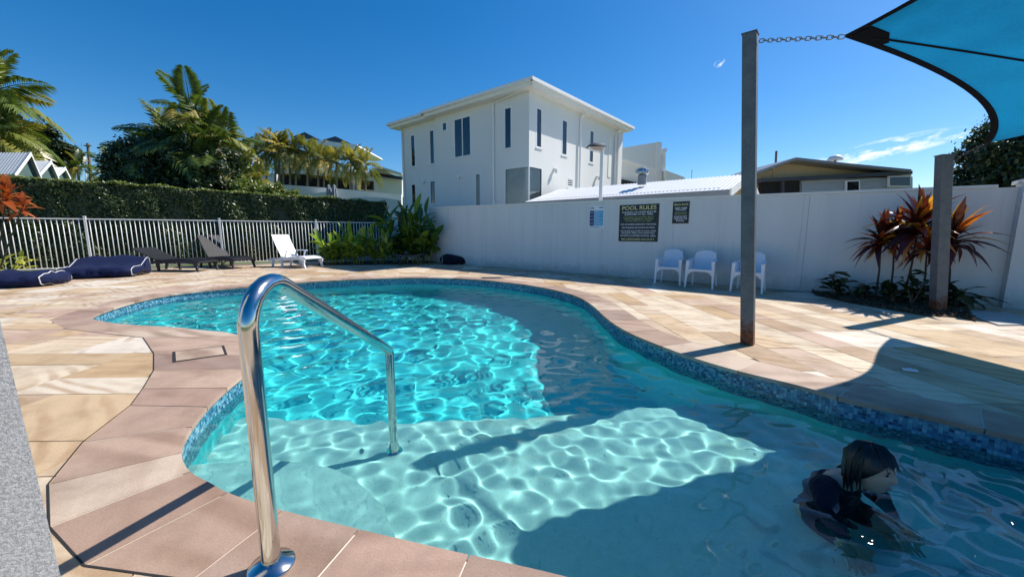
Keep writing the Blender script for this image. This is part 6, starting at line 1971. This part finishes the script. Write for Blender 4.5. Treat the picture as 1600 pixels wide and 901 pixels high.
# one dark swimsuit: long-sleeved top and shorts
sv, se_, sr = [], [], []
sh_parts = [skin_mesh('shorts_skin', [pelv - UP * 0.02, pelv + UP * 0.05, pelv + UP * 0.09], [(0, 1), (1, 2)], [(0.15, 0.12), (0.155, 0.12), (0.14, 0.11)], 0, 2)]
for s_ in (-1, 1):
    hip = pelv + LFT * s_ * 0.085 - UP * 0.02; kn = hip + FWD * 0.27 + LFT * s_ * 0.09 + UP * 0.02
    sh_parts.append(skin_mesh('shorts_skin', [hip - FWD * 0.02, hip.lerp(kn, 0.4), hip.lerp(kn, 0.72)], [(0, 1), (1, 2)], [0.095, 0.088, 0.076], 0, 2))
tm = voxel('swimsuit', chains('rash_skin', top_v, top_e, top_r, list(range(5))) + sh_parts, 0.006, 3)
moved = [v.co + v.normal * (noise.noise(v.co * 16) * 0.006 + noise.noise(v.co * 38) * 0.003) for v in tm.vertices]
tm.vertices.foreach_set('co', [c_ for p in moved for c_ in p])
tm.materials.append(MAT['rash_guard'])
obj('swimsuit', tm, person)
# hair: wet cap over the skull, fringe, and locks to the nape
rh = random.Random(5)
m = MB(); vs_ = []
na, nb = 36, 120
for i in range(na + 1):
    th_a = math.pi / 2 - i / na * R(150)
    for j in range(nb):
        ph = 2 * math.pi * j / nb
        front = 0.5 + 0.5 * math.cos(ph)
        low = R(40) * front ** 1.5 - R(58) * (1 - front) ** 0.7            # hairline: high at the face, low at the nape
        th = math.pi / 2 - (math.pi / 2 - low) * i / na
        p = Vector(head_r(max(th, R(-85)), ph))
        k = 1.10 + 0.035 * noise.noise(Vector((ph * 3.0, th * 2, 1.3))) + 0.012 * math.sin(ph * 26 + 4 * noise.noise(Vector((ph, th, 0)))) * (i / na)
        vs_.append(H(p * (k if i < na else 1.0)))
m.add(vs_, [(i * nb + j, i * nb + (j + 1) % nb, (i + 1) * nb + (j + 1) % nb, (i + 1) * nb + j)[::-1] for i in range(na) for j in range(nb)], True)
hair = m.build('hair', MAT['hair'], person, auto=False)
for k in range(230):
    ph = rh.uniform(-math.pi, math.pi)
    if abs(ph) < 0.8:
        a0 = ph * 1.5 + rh.uniform(-0.3, 0.3); z1 = rh.uniform(0.030, 0.066)
        P = [Vector(head_r(R(86), a0)) * 1.12, Vector(head_r(R(64), ph)) * rh.uniform(1.12, 1.16), Vector(head_r(R(42), ph)) * rh.uniform(1.11, 1.15), Vector(head_r(math.asin(z1 / 0.118), ph + rh.uniform(-0.2, 0.2))) * 1.08]
        P[3].x += 0.008
    else:
        if 0.8 < abs(ph) < 1.6: continue
        z1 = rh.uniform(-0.155, -0.08)
        P = [Vector(head_r(R(88), ph)) * 1.11, Vector(head_r(R(58), ph + rh.uniform(-.15, .15))) * rh.uniform(1.11, 1.16), Vector(head_r(R(25), ph)) * rh.uniform(1.12, 1.17), Vector(head_r(R(-8), ph + rh.uniform(-.1, .1))) * rh.uniform(1.12, 1.18)]
        P.append(Vector((P[-1].x * 0.86 + rh.uniform(-.015, .015), P[-1].y * 0.9 + rh.uniform(-.015, .015), z1)))
    m = MB(); m.tube([H(p) for p in P], [0.003] + [rh.uniform(0.003, 0.0075) for _ in P[2:]] + [0.001], 5, True); m.build('lock', MAT['hair'], hair)
# eyes, brows and lips
for s_ in (-1, 1):
    m = MB(); c = Vector(head_r(R(4), s_ * R(23))); pts = [H((c.x + 0.0025 - abs(q) * 0.05, c.y + q, c.z + 0.004 - q * q * 22)) for q in (-0.013, -0.007, 0, 0.007, 0.013)]
    m.tube(pts, [0.001, 0.0035, 0.0042, 0.0035, 0.001], 6); m.build('eye', MAT['eye_dark'], person)
    pts = [H((c.x + 0.009 - abs(q) * 0.12, c.y + q, c.z + 0.021 - q * q * 14)) for q in (-0.018, -0.009, 0, 0.009, 0.018)]
    m = MB(); m.tube(pts, [0.001, 0.0026, 0.003, 0.0026, 0.001], 6); m.build('eyebrow', MAT['hair'], person)
m = MB(); lx = head_r(math.asin(-0.064 / 0.118), 0)[0]
m.tube([H((lx + 0.004 - abs(q) * 0.35, q, -0.064 - q * q * 3)) for q in (-0.022, -0.012, 0, 0.012, 0.022)], [0.001, 0.0055, 0.0062, 0.0055, 0.001], 8); m.build('lips', MAT['lips'], person)
bpy.data.scenes.remove(SCRATCH)
